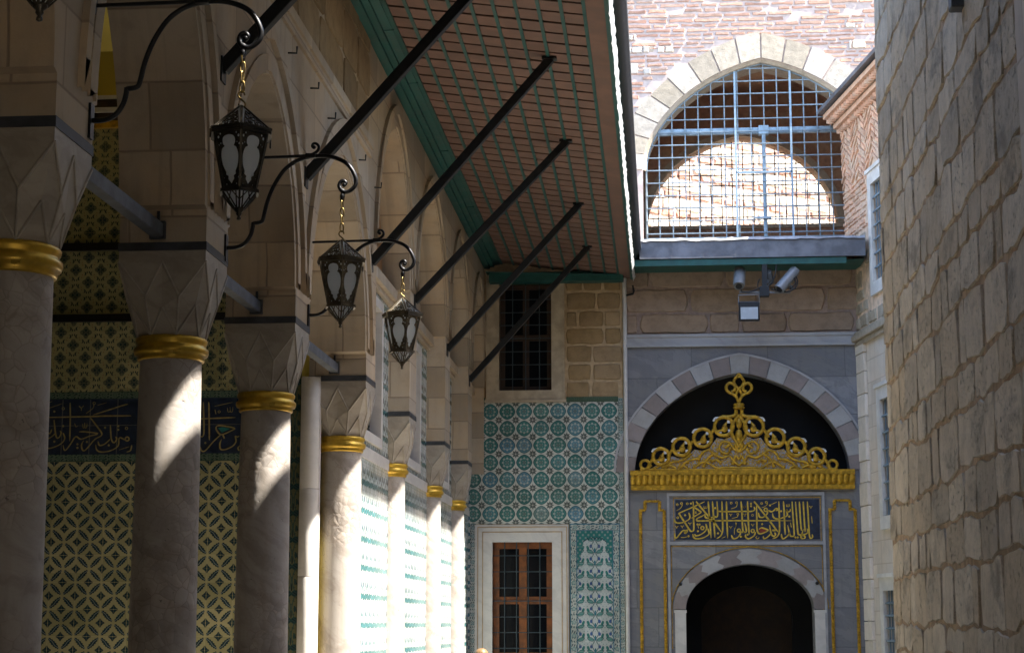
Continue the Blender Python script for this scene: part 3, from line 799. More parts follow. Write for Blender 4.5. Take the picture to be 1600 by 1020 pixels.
# ------------------------------------------------------------------ lanterns
def make_lantern(loc, ring_h, chain_len, label, metal, turn=44):
    r = root('hanging_lantern', loc, label, 'lantern', 'hexagonal lanterns hanging along the arcade')
    L = lambda mb, name, mat, par=r: mb.build(name, mat, par, off=(0, 0, 0))
    R1, R2, z1, z2 = .140, .082, .405, .140
    def hexpt(R, k, z, rot=R_(turn)): a = rot + math.pi / 3 * k; return Vector((R * math.cos(a), R * math.sin(a), z))
    frame = MB(); glass = MB()
    SZ = z1 - z2
    for k in range(6):
        A, B_, C, D = hexpt(R2, k, z2), hexpt(R2, k + 1, z2), hexpt(R1, k + 1, z1), hexpt(R1, k, z1)
        mid0, mid1 = (A + B_) / 2, (C + D) / 2
        up = (mid1 - mid0); LN = up.length; up.normalize(); sx = (B_ - A).normalized(); nn = sx.cross(up).normalized()
        if nn.dot(Vector((mid0.x, mid0.y, 0))) < 0: nn = -nn
        w0, w1 = (B_ - A).length / 2, (C - D).length / 2
        hole = []
        ctl = [(0, .07), (.20, .12), (.36, .16), (.33, .21), (.55, .24), (.54, .29), (.74, .38), (.82, .50), (.78, .61), (.62, .70), (.42, .735), (.52, .78), (.52, .86), (.34, .915), (0, .935)]
        sm = smoothpath([Vector((p[0], p[1], 0)) for p in ctl], 3)
        def wdt(t): return w0 + (w1 - w0) * t
        Rr = [(max(0, p.x) * wdt(p.y), p.y * LN) for p in sm]
        hole = Rr + [(-x, y) for x, y in Rr[::-1][1:-1]]
        loops = [[(-w0, 0), (w0, 0), (w1, LN), (-w1, LN)], hole]
        for (fx, fy, rr_) in ((.80, .90, .10), (.62, .955, .07), (.86, .76, .08), (.68, .79, .06), (.82, .18, .09), (.60, .07, .09), (.88, .30, .05)):
            for s_ in (-1, 1):
                cx, cy, q = s_ * fx * wdt(fy), fy * LN, rr_ * wdt(fy)
                loops.append([(cx + q * math.cos(2 * math.pi * j / 7), cy + q * 1.15 * math.sin(2 * math.pi * j / 7)) for j in range(7)])
        vs, fs = plate(loops, .006, lambda u, v, d: mid0 + sx * u + up * v + nn * d); frame.add(vs, fs)
        e = .004
        glass.face([mid0 - sx * w0 * .97 - nn * e, mid0 + sx * w0 * .97 - nn * e, mid1 + sx * w1 * .97 - nn * e, mid1 - sx * w1 * .97 - nn * e])
        frame.bar(A, D, .012); 
        # lower bowl and cap facets: ribs with glass between
        a0, b0 = hexpt(R2 + .012, k, z2 - .008), hexpt(.026, k, .055); a1, b1 = hexpt(R2 + .012, k + 1, z2 - .008), hexpt(.026, k + 1, .055)
        glass.face([a0 * .97, b0, b1, a1 * .97]); frame.bar(a0, b0, .009); frame.bar(a0, a1, .018, .016)
        m_ = (a0 + a1) / 2; frame.bar(a0.lerp(a1, .22), b0.lerp(b1, .5), .006); frame.bar(a0.lerp(a1, .78), b0.lerp(b1, .5), .006); frame.bar(m_, a0.lerp(b0, .55), .005); frame.bar(m_, a1.lerp(b1, .55), .005)
        c0, d0 = hexpt(R1 + .016, k, z1 + .018), hexpt(.014, k, z1 + .145); c1, d1 = hexpt(R1 + .016, k + 1, z1 + .018), hexpt(.014, k + 1, z1 + .145)
        glass.face([c0 * .985, c1 * .985, d1, d0]); frame.bar(c0, d0, .011)
        frame.bar(c0, c1, .020, .014)
        frame.bar(hexpt(R1 + .010, k, z1 + .004), hexpt(R1 + .010, k + 1, z1 + .004), .022, .014)
        # scrollwork on the cap: curls worked over the facet
        cm, dm = (c0 + c1) / 2, (d0 + d1) / 2
        for (fu, fv, rr_) in ((-.42, .17, .020), (.42, .17, .020), (0, .20, .024), (-.20, .42, .017), (.20, .42, .017), (0, .62, .012), (-.62, .10, .011), (.62, .10, .011)):
            q = cm.lerp(dm, fv); half = (c1 - c0) / 2 * (1 - fv)
            o_ = q + half * fu; e1 = (c1 - c0).normalized(); e2 = (dm - cm).normalized(); no = e1.cross(e2)
            frame.tube([o_ + no * .002 + (e1 * math.cos(2 * math.pi * j / 9) + e2 * math.sin(2 * math.pi * j / 9)) * rr_ for j in range(9)], .0042, 5, closed=True)
        frame.bar(c0.lerp(c1, .1).lerp(dm, .02), cm.lerp(dm, .8), .005); frame.bar(c1.lerp(c0, .1).lerp(dm, .02), cm.lerp(dm, .8), .005)
    for k in (0, 3): frame.box(-.004, .004, -.004, .004, z1 - .03, z1 + .012, mat=Matrix.Translation(hexpt(R1 + .024, k, 0)))
    L(frame, 'frame', metal); L(glass, 'glass', M['frost'])
    mb = MB(); mb.lathe([(.004, .0), (.011, .004), (.010, .012), (.006, .018), (.014, .028), (.012, .036), (.024, .046), (.027, .058), (.01, .066)], n=12); L(mb, 'finial', metal)
    zr = z1 + .145
    mb = MB(); mb.lathe([(.018, zr - .012), (.012, zr), (.006, zr + .01), (.006, ring_h - .018)], n=10); L(mb, 'stem', M['brass'])
    mb = MB(); z = ring_h - .02; top = ring_h + chain_len; i = 0
    def shook(z0, h_):
        pts = []
        for j in range(17):
            t = j / 16; a = t * 2 * math.pi
            pts.append(Vector((.018 * math.sin(a * 1.0 + .4) * (1 if t < .5 else 1), 0, z0 + h_ * t)))
        pts = [Vector((-.014, 0, z0 + .022)), Vector((-.010, 0, z0 + .004)), Vector((.004, 0, z0)), Vector((.017, 0, z0 + .012)), Vector((.015, 0, z0 + .028)), Vector((0, 0, z0 + h_ * .5)), Vector((-.015, 0, z0 + h_ - .028)), Vector((-.016, 0, z0 + h_ - .012)), Vector((-.003, 0, z0 + h_)), Vector((.010, 0, z0 + h_ - .006)), Vector((.013, 0, z0 + h_ - .022))]
        mb.tube(smoothpath(pts, 3), .0048, 6)
    shook(z, .085); z += .078
    while z < top - .05:
        h_ = .058; pts = []
        for j in range(12):
            a = 2 * math.pi * j / 12; dx = .0115 * math.cos(a); dz = h_ / 2 * (abs(math.sin(a)) ** .7) * (1 if math.sin(a) >= 0 else -1)
            pts.append(Vector((dx if i % 2 == 0 else dx * .3, 0 if i % 2 == 0 else dx * .95, z + h_ / 2 + dz)))
        mb.tube(pts, .0042, 6, closed=True); z += h_ - .010; i += 1
    pts = [Vector((0, 0, z)), Vector((.012, 0, z + .012)), Vector((0, 0, z + .03)), Vector((0, 0, max(top, z + .035)))]
    mb.tube(smoothpath(pts, 3), .0048, 6)
    L(mb, 'chain', M['brass']); r.scale = (1.07, 1.07, 1.07)
    return r
for (y, zf, zb, zr, lb, mt, tn) in ((8.70, 4.15, 3.61, 4.175, 'largest whole lantern, dark bronze with bright frosted panes, beneath the top left brackets', 'bronze', 44),
                           (11.60, 4.094, 3.535, 4.085, 'middle lantern of aged bronze on a long chain, in front of a pale arch', 'bronze_light', 45),
                           (14.45, 4.124, 3.66, 4.215, 'farthest and smallest hexagonal lantern, hanging lowest beside the thin struts', 'bronze_light', 52),
                           (5.75, 4.17, 3.64, 4.205, 'dark lantern cut off in the top left corner, only its finial showing', 'bronze', 40)):
    top = zf + BE.z
    make_lantern((XF + BE.x, y, zb), zr - zb, top - zr, lb, M[mt], tn)

# ------------------------------------------------------------------ eave over the street side of the arcade
E0x, E1x = XF, -.42
def zs(x): return 7.575 - .1346 * (x - E0x)
EY0, EY1 = 1.0, 29.26
ev = root('wide_eave', (-1.6, 15.0, 7.4), 'broad boarded eave with salmon panels, green battens and a lead edge over the arcade', 'eave')
mb = MB()
mb.face([(E0x, EY0, zs(E0x) + .03), (E0x, EY1, zs(E0x) + .03), (E1x, EY1, zs(E1x) + .03), (E1x, EY0, zs(E1x) + .03)])
mb.build('slot_backing', M['slot'], ev)
mb = MB()
bw = .318; y = EY0; XA, XZ = -2.62, -.66
rb = random.Random(3)
while y < EY1 - .1:
    d = rb.uniform(-.003, .003)
    for zo in (0,):
        mb.add([(XA, y, zs(XA) + d), (XZ, y, zs(XZ) + d), (XZ, y + bw - .052, zs(XZ) + d), (XA, y + bw - .052, zs(XA) + d),
                (XA, y, zs(XA) + .028), (XZ, y, zs(XZ) + .028), (XZ, y + bw - .052, zs(XZ) + .028), (XA, y + bw - .052, zs(XA) + .028)],
               [(0, 1, 2, 3), (0, 4, 5, 1), (3, 2, 6, 7)], rb.random())
    y += bw
mb.build('soffit_boards', M['salmon'], ev)
mb = MB()
for k in range(10):
    x = XA + (XZ - XA) * k / 9
    M_ = None
    mb.add([(x - .017, EY0, zs(x) - .016), (x + .017, EY0, zs(x) - .016), (x + .017, EY1, zs(x) - .016), (x - .017, EY1, zs(x) - .016), (x - .017, EY0, zs(x) + .02), (x + .017, EY0, zs(x) + .02), (x + .017, EY1, zs(x) + .02), (x - .017, EY1, zs(x) + .02)], [(0, 1, 2, 3), (0, 3, 7, 4), (1, 5, 6, 2)])
mb.build('batten_grid', M['green'], ev)
def strip(mb, x0, x1, dz0, dz1, th, y0=EY0, y1=EY1):
    P = [(x0, y0, zs(x0) + dz0), (x1, y0, zs(x1) + dz1), (x1, y1, zs(x1) + dz1), (x0, y1, zs(x0) + dz0)]
    mb.add(P + [(p[0], p[1], p[2] + th) for p in P], [(0, 1, 2, 3), (0, 4, 5, 1), (1, 5, 6, 2), (2, 6, 7, 3), (3, 7, 4, 0)])
mb = MB()
strip(mb, E0x + .004, E0x + .10, -.13, -.12, .16); strip(mb, E0x + .10, E0x + .17, -.085, -.08, .11); strip(mb, E0x + .17, E0x + .26, -.045, -.03, .07); strip(mb, E0x + .26, XA + .03, -.022, -.022, .045)
for yy in (12.3, 15.1, 17.2, 19.0, 21.9, 25.0): strip(mb, E0x + .165, E0x + .27, -.052, -.036, .02, yy, yy + .03)
mb.build('wall_moulding', M['green'], ev)
mb = MB(); strip(mb, XZ + .017, -.465, -.004, -.004, .03)
mb.build('edge_board', M['salmon'], ev)
mb = MB(); strip(mb, -.465, E1x, -.02, -.02, .05); mb.build('edge_bead', M['green'], ev)
# drip edge coloured white to read as sunlit, ragged where the lead is dressed over it
mb = MB(); ry = random.Random(11); rows0, rows1 = [], []
y = EY0
while y < EY1:
    j = ry.uniform(-.014, .014)
    rows0.append((E1x + j * .5, y, 7.195)); rows1.append((E1x + .036 + j * .6, y, 7.275)); y += ry.uniform(.06, .16)
rows0.append((E1x, EY1, 7.195)); rows1.append((E1x + .036, EY1, 7.275))
mb.grid([rows0, rows1], smooth=False); mb.build('drip_edge', M['sunlit_edge'], ev)
mb = MB(); P = []
for (x, z) in ((E1x + .045, .10), (E1x + .13, .055), (E1x + .16, .08), (E1x + .14, .115), (E1x + .05, .15)):
    P.append([(x, EY0, zs(E1x) + z), (x, EY1, zs(E1x) + z)])
mb = MB()
rg = [[(-.383, yy, 7.36), (-.30, yy, 7.49), (-.275, yy, 7.53), (-.265, yy, 7.545), (-.275, yy, 7.565), (-.33, yy, 7.54), (-.40, yy, 7.40)] for yy in (EY0, EY1)]
mb.grid(rg, True); mb.build('lead_roll', M['lead_band'], ev)
mb = MB()
mb.face([(-.33, EY0, 7.465), (-.33, EY1, 7.465), (-2.9, EY1, 8.6), (-2.9, EY0, 8.6)])
mb.face([(-2.9, EY0, 8.6), (-2.9, EY1, 8.6), (-8.4, EY1, 9.6), (-8.4, EY0, 9.6)])
mb.box(-8.4, -2.95, EY0, EY1 + .2, 7.68, 7.80)
mb.build('lead_roof', M['lead'], ev)

# ------------------------------------------------------------------ struts
sl = ['near strut cut by the top edge, close behind the largest lantern', 'long strut passing right above the middle lantern and leaving by the top edge',
      'third strut from the left, its foot beside the farthest lantern bracket', 'fourth strut, its foot just right of the farthest lantern',
      'fifth strut, crossing the upper dark window at its left', 'shortest and farthest strut, crossing the middle of the upper dark window']
for yy, zf, lb in zip((11.40, 14.25, 17.66, 20.85, 24.13, 27.0), (5.27, 5.245, 5.21, 5.385, 5.30, 5.26), sl):
    xt = -1.07
    s_ = root('eave_strut', (XF, yy, zf), 'black painted ' + lb, 'strut', 'struts propping the eave')
    a, b = Vector((0, 0, 0)), Vector((xt - XF, 0, zs(xt) - .02 - zf))
    mb = MB(); mb.bar(a, b, .085, .085); mb.build('bar', M['strut'], s_, off=(0, 0, 0), bevel=.006)
    mb = MB(); mb.box(b.x - .09, b.x + .06, -.05, .05, b.z - .01, b.z + .016); mb.build('head_plate', M['strut'], s_, off=(0, 0, 0))
    mb = MB(); mb.box(-.004, .012, -.06, .06, -.09, .08); mb.build('foot_plate', M['strut'], s_, off=(0, 0, 0))

# ------------------------------------------------------------------ tall wall on the right
XR_ = 1.85; RY1 = 14.72; RZ = 10.40
rw = root('old_stone_wall', (XR_, 8.5, 0), 'tall weathered wall of rough limestone blocks along the right side', 'stone wall')
mb = MB(); mb.box(XR_, 5.5, 1.0, RY1, 0, RZ); mb.box(XR_, 5.5, -3.2, 7.45, RZ, 13.5); mb.box(4.4, 7.5, RY1, 19.2, 0, 7.0); mb.box(4.0, 7.5, 19.2, 26.25, 0, 10.6); mb.build('mortar_bed', M['right_mortar'], rw)  # last two boxes: unseen blocks added to cut light and bounce in the court
mb = MB()
masonry(mb, 8.0, RY1 - .004, 0.02, RZ - .02, (.20, .42), (.20, .82), .021, .014, lambda u, v, d: (XR_ - d, u, v), seed=27, jit=.03, wave=.06, bev=.008)
masonry(mb, 1.2, 8.0, 0.02, RZ - .02, (.4, .5), (.6, 1.2), .03, .03, lambda u, v, d: (XR_ - d, u, v), seed=22, jit=.02, wave=.03, bev=.03)
mb.build('stones', M['right_stone'], rw)
mb = MB(); mb.box(XR_ - .07, XR_ + .01, 7.9, 8.71, 0, RZ - .03); mb.build('pilaster', M['pale_quoin'], rw, bevel=.012)
p = onX(1508, 8, XR_); lug = root('metal_lug', (XR_, p.y, p.z), 'dark metal lug sticking out near the top of the right wall', 'lug')
mb = MB(); mb.box(-.09, .0, -.06, .06, -.03, .10); mb.bar((-.07, 0, .02), (-.07, 0, .35), .04); mb.build('lug_body', M['lead_band'], lug, off=(0, 0, 0), bevel=.01)
# ------------------------------------------------------------------ wall closing the street, left half: tiles and two windows
def W(x, y, Y=YE): p = onY(x, y, Y); return p.x, p.z
def Xe(x, Y=YE): return onY(x, 640, Y).x
def Ze(y, Y=YE): return onY(1000, y, Y).z
ew = root('tiled_end_wall', (-1.8, YE, 0), 'end wall with turquoise medallion tiles, tan stone and two barred windows', 'tiled wall')
X0, X1 = -3.6, Xe(974); ZTOP = 7.7
u0, u1, v0, v1 = Xe(780), Xe(862), Ze(608), Ze(440)          # upper window opening
l0, l1, m0, m1 = Xe(770), Xe(862), Ze(1029), Ze(846)              # lower window opening
mb = MB(); vs, fs = plate([[(X0, 0), (X1, 0), (X1, ZTOP), (X0, ZTOP)], [(u0, v0), (u1, v0), (u1, v1), (u0, v1)], [(l0, m0), (l1, m0), (l1, m1), (l0, m1)]], .5, lambda u, v, d: (u, YE + .26 + d, v)); mb.add(vs, fs)
mb.build('wall', M['mortar_tan'], ew)
zt = Ze(627)
mb = MB(); y3 = lambda u, v, d: (u, YE + .01 - d, v)
masonry(mb, Xe(884), X1 - .01, zt + .05, 7.45, (.28, .36), (.28, .75), .035, .022, y3, seed=4, jit=.014, wave=.015, bev=.018)
masonry(mb, -3.4, Xe(761), zt + .05, 7.45, (.28, .36), (.28, .55), .035, .022, y3, seed=6, jit=.012, wave=.015, bev=.018)
mb.build('dressed_stones', M['ashlar_tan'], ew)
# tiles: medallion field in one sheet with the window frame let into it
zb = Ze(817.5); xt = Xe(966)
mb = MB(); mb.box(Xe(735), xt, YE - .012, YE + .02, zb, zt); mb.build('medallion_tiles', M['tile_med'], ew)
mb = MB(); mb.box(xt, X1 - .004, YE - .012, YE + .02, 0.0, zt + .06); mb.build('edge_tiles', tile_border('vine_edge_tile', 'vx', .14, X1 - xt, 0, xt, (.40, .42, .38), (.08, .11, .11), (.06, .19, .20)), ew)
mb = MB(); mb.box(Xe(885), xt, YE - .014, YE + .02, zt, zt + .085); mb.box(X0 + .4, Xe(758), YE - .014, YE + .02, zt, zt + .085); mb.build('braid_border', M['tile_green2'], ew)
mb = MB(); mb.box(-3.5, Xe(735), YE - .012, YE + .02, 0, Ze(640)); mb.build('scroll_tiles', tile_floral('blue_scroll_tile', -3.2, 0, .21, .26, 'X', ((.44, .46, .44), (.07, .14, .15), (.035, .13, .20))), ew)
mb = MB(); mb.box(Xe(735), Xe(744), YE - .012, YE + .02, 0, zb); mb.build('edge_tiles', M['tile_infill'] if False else tile_border('vine_edge_tile_left', 'vx', .14, Xe(744) - Xe(735), 0, Xe(735), (.36, .38, .36), (.06, .09, .10), (.05, .16, .19)), ew)
# vase panel right of the lower window
a0, a1, ztp = Xe(890), xt - .004, zb - .004
bw_ = .105
mb = MB(); mb.box(a0 + bw_, a1 - bw_, YE - .012, YE + .02, .3, ztp - bw_)
cxp = (a0 + a1) / 2
def vase():
    n = NT('spray_panel_tile'); x, y, z = n.sep(n.pos()); q = n.noise(n.pos(), 8, 3)
    hw = (a1 - a0) / 2 - bw_
    X0_ = (x - cxp).abs() / hw; X = (1 - (1 - X0_ * 1.9).abs()).max(0.0) + (q - .5) * .09; T = ztp - bw_ - z                   # distance below the top
    pz = .20; v = T / pz + (q - .5) * .08; f = v.fract() - .5; rowi = v.floor()
    def ell(cx, cy, rx, ry, rot):
        c_, s_ = math.cos(rot), math.sin(rot); dx, dy = X - cx, f - cy
        a, b = dx * c_ + dy * s_, dy * c_ - dx * s_
        return a * a / (rx * rx) + b * b / (ry * ry)
    e1 = ell(.50, .20, .34, .15, -.25); e1s = ell(.47, .09, .32, .13, -.25)
    leaf = n.step(1 - e1, -.05, .1); shade = n.step(((f * 46).sin()), -.3, .5)
    leaf2 = n.step(1 - ell(.74, -.08, .13, .22, .6), -.05, .15)
    fl = n.step(1 - ell(.44, -.22, .14, .15, 0) + ((f * 60).cos() * (X * 40).cos()) * .25, -.1, .15)
    st = n.step((X - (.20 + (v * 6.2832).sin() * .14)).abs(), .055, .03)
    ce = n.step(1 - ell(0, .1, .11, .2, 0), -.05, .15); tend = n.step(((X * 15 + (v * 6.28).cos() * 2).sin() * (v * 18.85).sin()), .6, .85)
    out = n.step((e1 - 1).abs(), .35, .12)
    c = n.mix(tend * .6, (.46, .50, .49), (.035, .14, .17))
    c = n.mix(st * .9, c, (.035, .10, .10)); c = n.mix(leaf2, c, (.03, .16, .15)); c = n.mix(leaf, c, n.mix(shade, (.04, .20, .18), (.18, .30, .28))); c = n.mix(out * .8, c, (.02, .07, .08))
    c = n.mix(fl, c, n.mix(n.step((rowi * 2.3).sin(), -.2, .2), (.045, .10, .27), (.05, .09, .22))); c = n.mix(ce, c, (.03, .15, .20))
    arcz = .12 + X0_ * X0_ * .10 + n.step(X0_, .55, 1.0) * .42
    sp_ = n.step(arcz - T + (X * 22).sin() * .012, -.006, .006); spd = n.step(((x * 70).sin() * (z * 66).sin()), .25, .6)
    c = n.mix(sp_, c, n.mix(spd, (.03, .17, .165), (.20, .28, .26)))
    ln = n.step((arcz - T + (X * 22).sin() * .012).abs(), .016, .008); c = n.mix(ln, c, (.02, .08, .09))
    jt = n.step(((T / .262).fract()).min(1 - (T / .262).fract()), .018, .008); c = n.mix(jt * .4, c, (.4, .42, .4))
    return coat(n, c)
vp = mb.build('spray_panel', vase(), ew)
mb = MB(); mb.box(a0, a1, YE - .014, YE + .02, ztp - bw_, ztp); o = mb.build('border_tiles', tile_border('rosette_border_top', 'hx', .21, bw_, cxp, ztp - bw_), vp)
for xa in (a0, a1 - bw_):
    mb = MB(); mb.box(xa, xa + bw_, YE - .014, YE + .02, .3, ztp - bw_ - .002); mb.build('border_tiles', tile_border('rosette_border_side', 'vx', .21, bw_, ztp, xa), vp)
mb = MB()
for q in (a0 - .012, a1 - .004): mb.box(q, q + .014, YE - .018, YE, .3, ztp)
for q in (a0 + bw_ - .008, a1 - bw_ - .006): mb.box(q, q + .014, YE - .018, YE, .3, ztp - bw_)
mb.box(a0, a1, YE - .019, YE, ztp - .008, ztp + .008); mb.box(a0 + bw_, a1 - bw_, YE - .019, YE, ztp - bw_ - .007, ztp - bw_ + .007)
mb.build('blue_edging', plain('blue_tile_edging', (.03, .13, .19), .3), vp)
# window frames
def frame(mb, x0, x1, z0, z1, o, d0, d1, ot=None, ob=None):
    ot = o if ot is None else ot; ob = o if ob is None else ob
    mb.box(x0 - o, x0, YE - d1, YE + d0, z0 - ob, z1 + ot); mb.box(x1, x1 + o, YE - d1, YE + d0, z0 - ob, z1 + ot)
    mb.box(x0, x1, YE - d1, YE + d0, z1, z1 + ot); mb.box(x0, x1, YE - d1, YE + d0, z0 - ob, z0)
mb = MB(); frame(mb, u0, u1, v0, v1, .19, .2, .03, .13, .16)
mb.box(u1 + .19, u1 + .215, YE - .045, YE, v0 - .16, v1 + .10); mb.box(u0 - .215, u0 - .19, YE - .045, YE, v0 - .16, v1 + .10); mb.box(u0 - .24, u1 + .24, YE - .05, YE, v0 - .20, v0 - .16); mb.box(u0 - .215, u1 + .215, YE - .045, YE, v1 + .13, v1 + .16)
fu = mb.build('window_frame', plain('tan_window_stone', (.43, .35, .245), .8, 0, .2, 5, .25, False), ew)
def sash(x0, x1, z0, z1, mat, par, Yf, cols=2, rws=2, st=.085, glaze=True):
    mb = MB(); w_ = (x1 - x0); h_ = (z1 - z0) / rws
    xs = [x0, x0 + st, (x0 + x1) / 2 - st * .62, (x0 + x1) / 2 + st * .62, x1 - st, x1]
    mb.box(xs[0], xs[1], Yf, Yf + .05, z0, z1); mb.box(xs[2], xs[3], Yf - .006, Yf + .05, z0, z1); mb.box(xs[4], xs[5], Yf, Yf + .05, z0, z1)
    for r in range(rws + 1):
        z = z0 + h_ * r
        zl, zh = (z, z + st) if r == 0 else ((z - st, z) if r == rws else (z - st * .6, z + st * .6))
        mb.box(xs[1], xs[2], Yf + .004, Yf + .05, zl, zh); mb.box(xs[3], xs[4], Yf + .004, Yf + .05, zl, zh)
        if 0 < r < rws: mb.box(x0 + .02, x1 - .02, Yf - .03, Yf + .0, z + st * .25, z + st * .5)
    o = mb.build('sash', mat, par)
    if glaze:
        mb = MB(); mb.box(x0 + .02, x1 - .02, Yf + .03, Yf + .036, z0 + .02, z1 - .02); mb.build('panes', M['pane'], o)
    return o
def grille(xs, zs_, x0, x1, z0, z1, Yg, par, mat, r=.0095, knob=.02, name='iron_grille'):
    mb = MB()
    for x in xs: mb.tube([(x, Yg, z0), (x, Yg, z1)], r, 6)
    for z in zs_: mb.tube([(x0, Yg + .004, z), (x1, Yg + .004, z)], r, 6)
    if knob:
        for x in xs:
            for z in zs_: mb.ball((x, Yg, z), knob, 8)
    return mb.build(name, mat, par)
sash(u0, u1, v0, v1, M['wood_dark'], fu, YE + .14)
gx = [u0 + (u1 - u0) * q for q in (.0, .25, .5, .765, .985)]
grille(gx[1:4], [Ze(420 + y / 4.857) for y in (215, 313, 410, 512, 612, 712, 820)], u0, u1, v0, v1, YE + .07, fu, M['bar_dark'], .008, .017)
mb = MB(); frame(mb, l0, l1, m0, m1, .16, .2, .025, .16, .1)
mb.box(l0 - .285, l0 - .16, YE - .02, YE, m0 - .1, m1 + .285); mb.box(l1 + .16, l1 + .265, YE - .02, YE, m0 - .1, m1 + .285); mb.box(l0 - .16, l1 + .16, YE - .02, YE, m1 + .16, m1 + .285)
fl_ = mb.build('window_frame', M['marble_w'], ew)
mb = MB()
for o_, z_ in ((.245, .245), (.165, .165)):
    for (xa, xb_, za, zb_) in ((l0 - o_, l0 - o_ + .012, m0, m1 + z_), (l1 + o_ - .012, l1 + o_, m0, m1 + z_), (l0 - o_, l1 + o_, m1 + z_ - .004, m1 + z_ + .008)):
        mb.box(xa, xb_, YE - .0285, YE - .015, za, zb_)
mb.build('gilt_lines', plain('thin_gilt_line', (.42, .27, .11), .6), fl_)
sash(l0, l1, m0, m1, M['wood'], fl_, YE + .12, rws=2, st=.10)
gx = [l0 + (l1 - l0) * q for q in (.2, .4, .595, .79)]
zz = [Ze(800 + y / 4.6375) for y in (310, 427, 545, 640, 757, 870, 985)]
grille(gx, [z for z in zz if z > m0], l0, l1, m0, m1, YE + .05, fl_, M['bar_dark'], .009, .019)

# ------------------------------------------------------------------ gateway on the right half
gw = root('marble_gateway', (1.2, YE, 0), 'grey marble gateway with a wide striped arch over a dark arched doorway', 'gateway')
GX0, GX1 = X1 + .004, Xe(1345); GF = YE - .0
ax, aw = (Xe(990) + Xe(1326)) / 2, (Xe(1326) - Xe(990)) / 2
az, ar = Ze(737), Ze(583) - Ze(737)
dx, dw = (Xe(1067) + Xe(1264)) / 2, (Xe(1264) - Xe(1067)) / 2
dz, dr = Ze(951), Ze(881.5) - Ze(951)
mb = MB()
vs, fs = plate([[(GX0, 0), (dx - dw, 0)] + [(dx - dw, dz)] + arch(dx, dz, dw - .001, dr, 14, .06) + [(dx + dw, dz), (dx + dw, 0), (GX1, 0), (GX1, Ze(528)), (GX0, Ze(528))], [(ax - aw, az)] + arch(ax, az, aw - .001, ar, 16)[1:-1] + [(ax + aw, az)]], .45, lambda u, v, d: (u, YE + .225 + d, v)); mb.add(vs, fs)
mb.build('wall', ashlar('grey_marble_slabs', (.225, .225, .24), (.10, .097, .10), 1.25, .62, .010, .26, (.25, .24, .225), .15, (.15, .15, .165)), gw)
mb = MB(); archring(mb, ax, az, aw - .012, ar - .012, aw + .30, ar + .28, 19, lambda u, v, d: (u, YE - d, v), -.12, .022, mis=(0, 1), rng=random.Random(4), gap=.02)
mb.build('striped_arch', [M['vous_pink'], M['vous_white']], gw)
mb = MB(); L = arch(ax, az, aw + .335, ar + .315, 16); L2 = arch(ax, az, aw + .30, ar + .28, 16)
for i in range(len(L) - 1):
    q = [(L2[i][0], YE - .03, L2[i][1]), (L2[i + 1][0], YE - .03, L2[i + 1][1]), (L[i + 1][0], YE - .03, L[i + 1][1]), (L[i][0], YE - .03, L[i][1])]
    mb.face(q)
    mb.face([(L[i][0], YE - .03, L[i][1]), (L[i + 1][0], YE - .03, L[i + 1][1]), (L[i + 1][0], YE + .01, L[i + 1][1]), (L[i][0], YE + .01, L[i][1])])
mb.build('arch_fillet', M['marble_grey'], gw)
mb = MB(); mb.box(GX0, GX1, YE - .05, YE + .4, Ze(528), Ze(523.5)); mb.box(GX0, GX1, YE - .03, YE, Ze(539), Ze(528)); mb.box(GX0, GX1, YE - .06, YE, Ze(543), Ze(539)); mb.build('string_course', M['marble_grey'], gw)
# rough pink courses above
mb = MB(); mb.box(GX0, GX1 + .2, YE + .02, YE + .45, Ze(523.5), 7.75); mb.build('upper_bed', M['mortar_pink'], gw)
mb = MB(); masonry(mb, GX0 + .03, GX1 + .1, Ze(523.5) + .01, 7.6, (.34, .44), (.5, 1.25), .035, .03, lambda u, v, d: (u, YE + .02 - d, v), seed=14, jit=.016, wave=.02, bev=.022)
mb.build('upper_stones', M['ashlar_pink'], gw)
# narrow shaft between the halves, its pale marble standing in for a sunlit strip
mb = MB(); mb.lathe([(.035, 0), (.035, Ze(425))], (GX0 + .035, YE - .03, 0), 14); mb.build('corner_shaft', M['marble_w'], gw)
# hollow behind lunette and doorway
mb = MB(); B0, B1 = YE + .45, YE + 4.0
mb.face([(GX0, B1, 0), (GX1, B1, 0), (GX1, B1, 6), (GX0, B1, 6)]); mb.face([(GX0, B0, 0), (GX0, B1, 0), (GX0, B1, 6), (GX0, B0, 6)]); mb.face([(GX1, B0, 0), (GX1, B1, 0), (GX1, B1, 6), (GX1, B0, 6)]); mb.face([(GX0, B0, 5.9), (GX1, B0, 5.9), (GX1, B1, 5.9), (GX0, B1, 5.9)])
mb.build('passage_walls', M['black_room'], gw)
mb = MB(); Yi = YE + 1.3
vs, fs = plate([[(GX0, 0), (dx - dw * .74, 0), (dx - dw * .74, dz - .12)] + arch(dx, dz - .12, dw * .74, dr * .72, 12, .06)[1:-1] + [(dx + dw * .74, dz - .12), (dx + dw * .74, 0), (GX1, 0), (GX1, 3.4), (GX0, 3.4)]], .3, lambda u, v, d: (u, Yi + d, v)); mb.add(vs, fs)
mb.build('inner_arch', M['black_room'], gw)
mb = MB(); mb.box(dx - dw, dx + dw, Yi + .9, Yi + .96, 0, 2.3); mb.build('inner_door', M['wood_dark'], gw)
mb = MB(); mb.box(GX0, GX1, YE + .5, YE + .56, 2.9, 6.0); mb.build('lunette_dark_sheet', M['black_room'], gw)  # black sheet in place of the unlit hollow behind the lunette
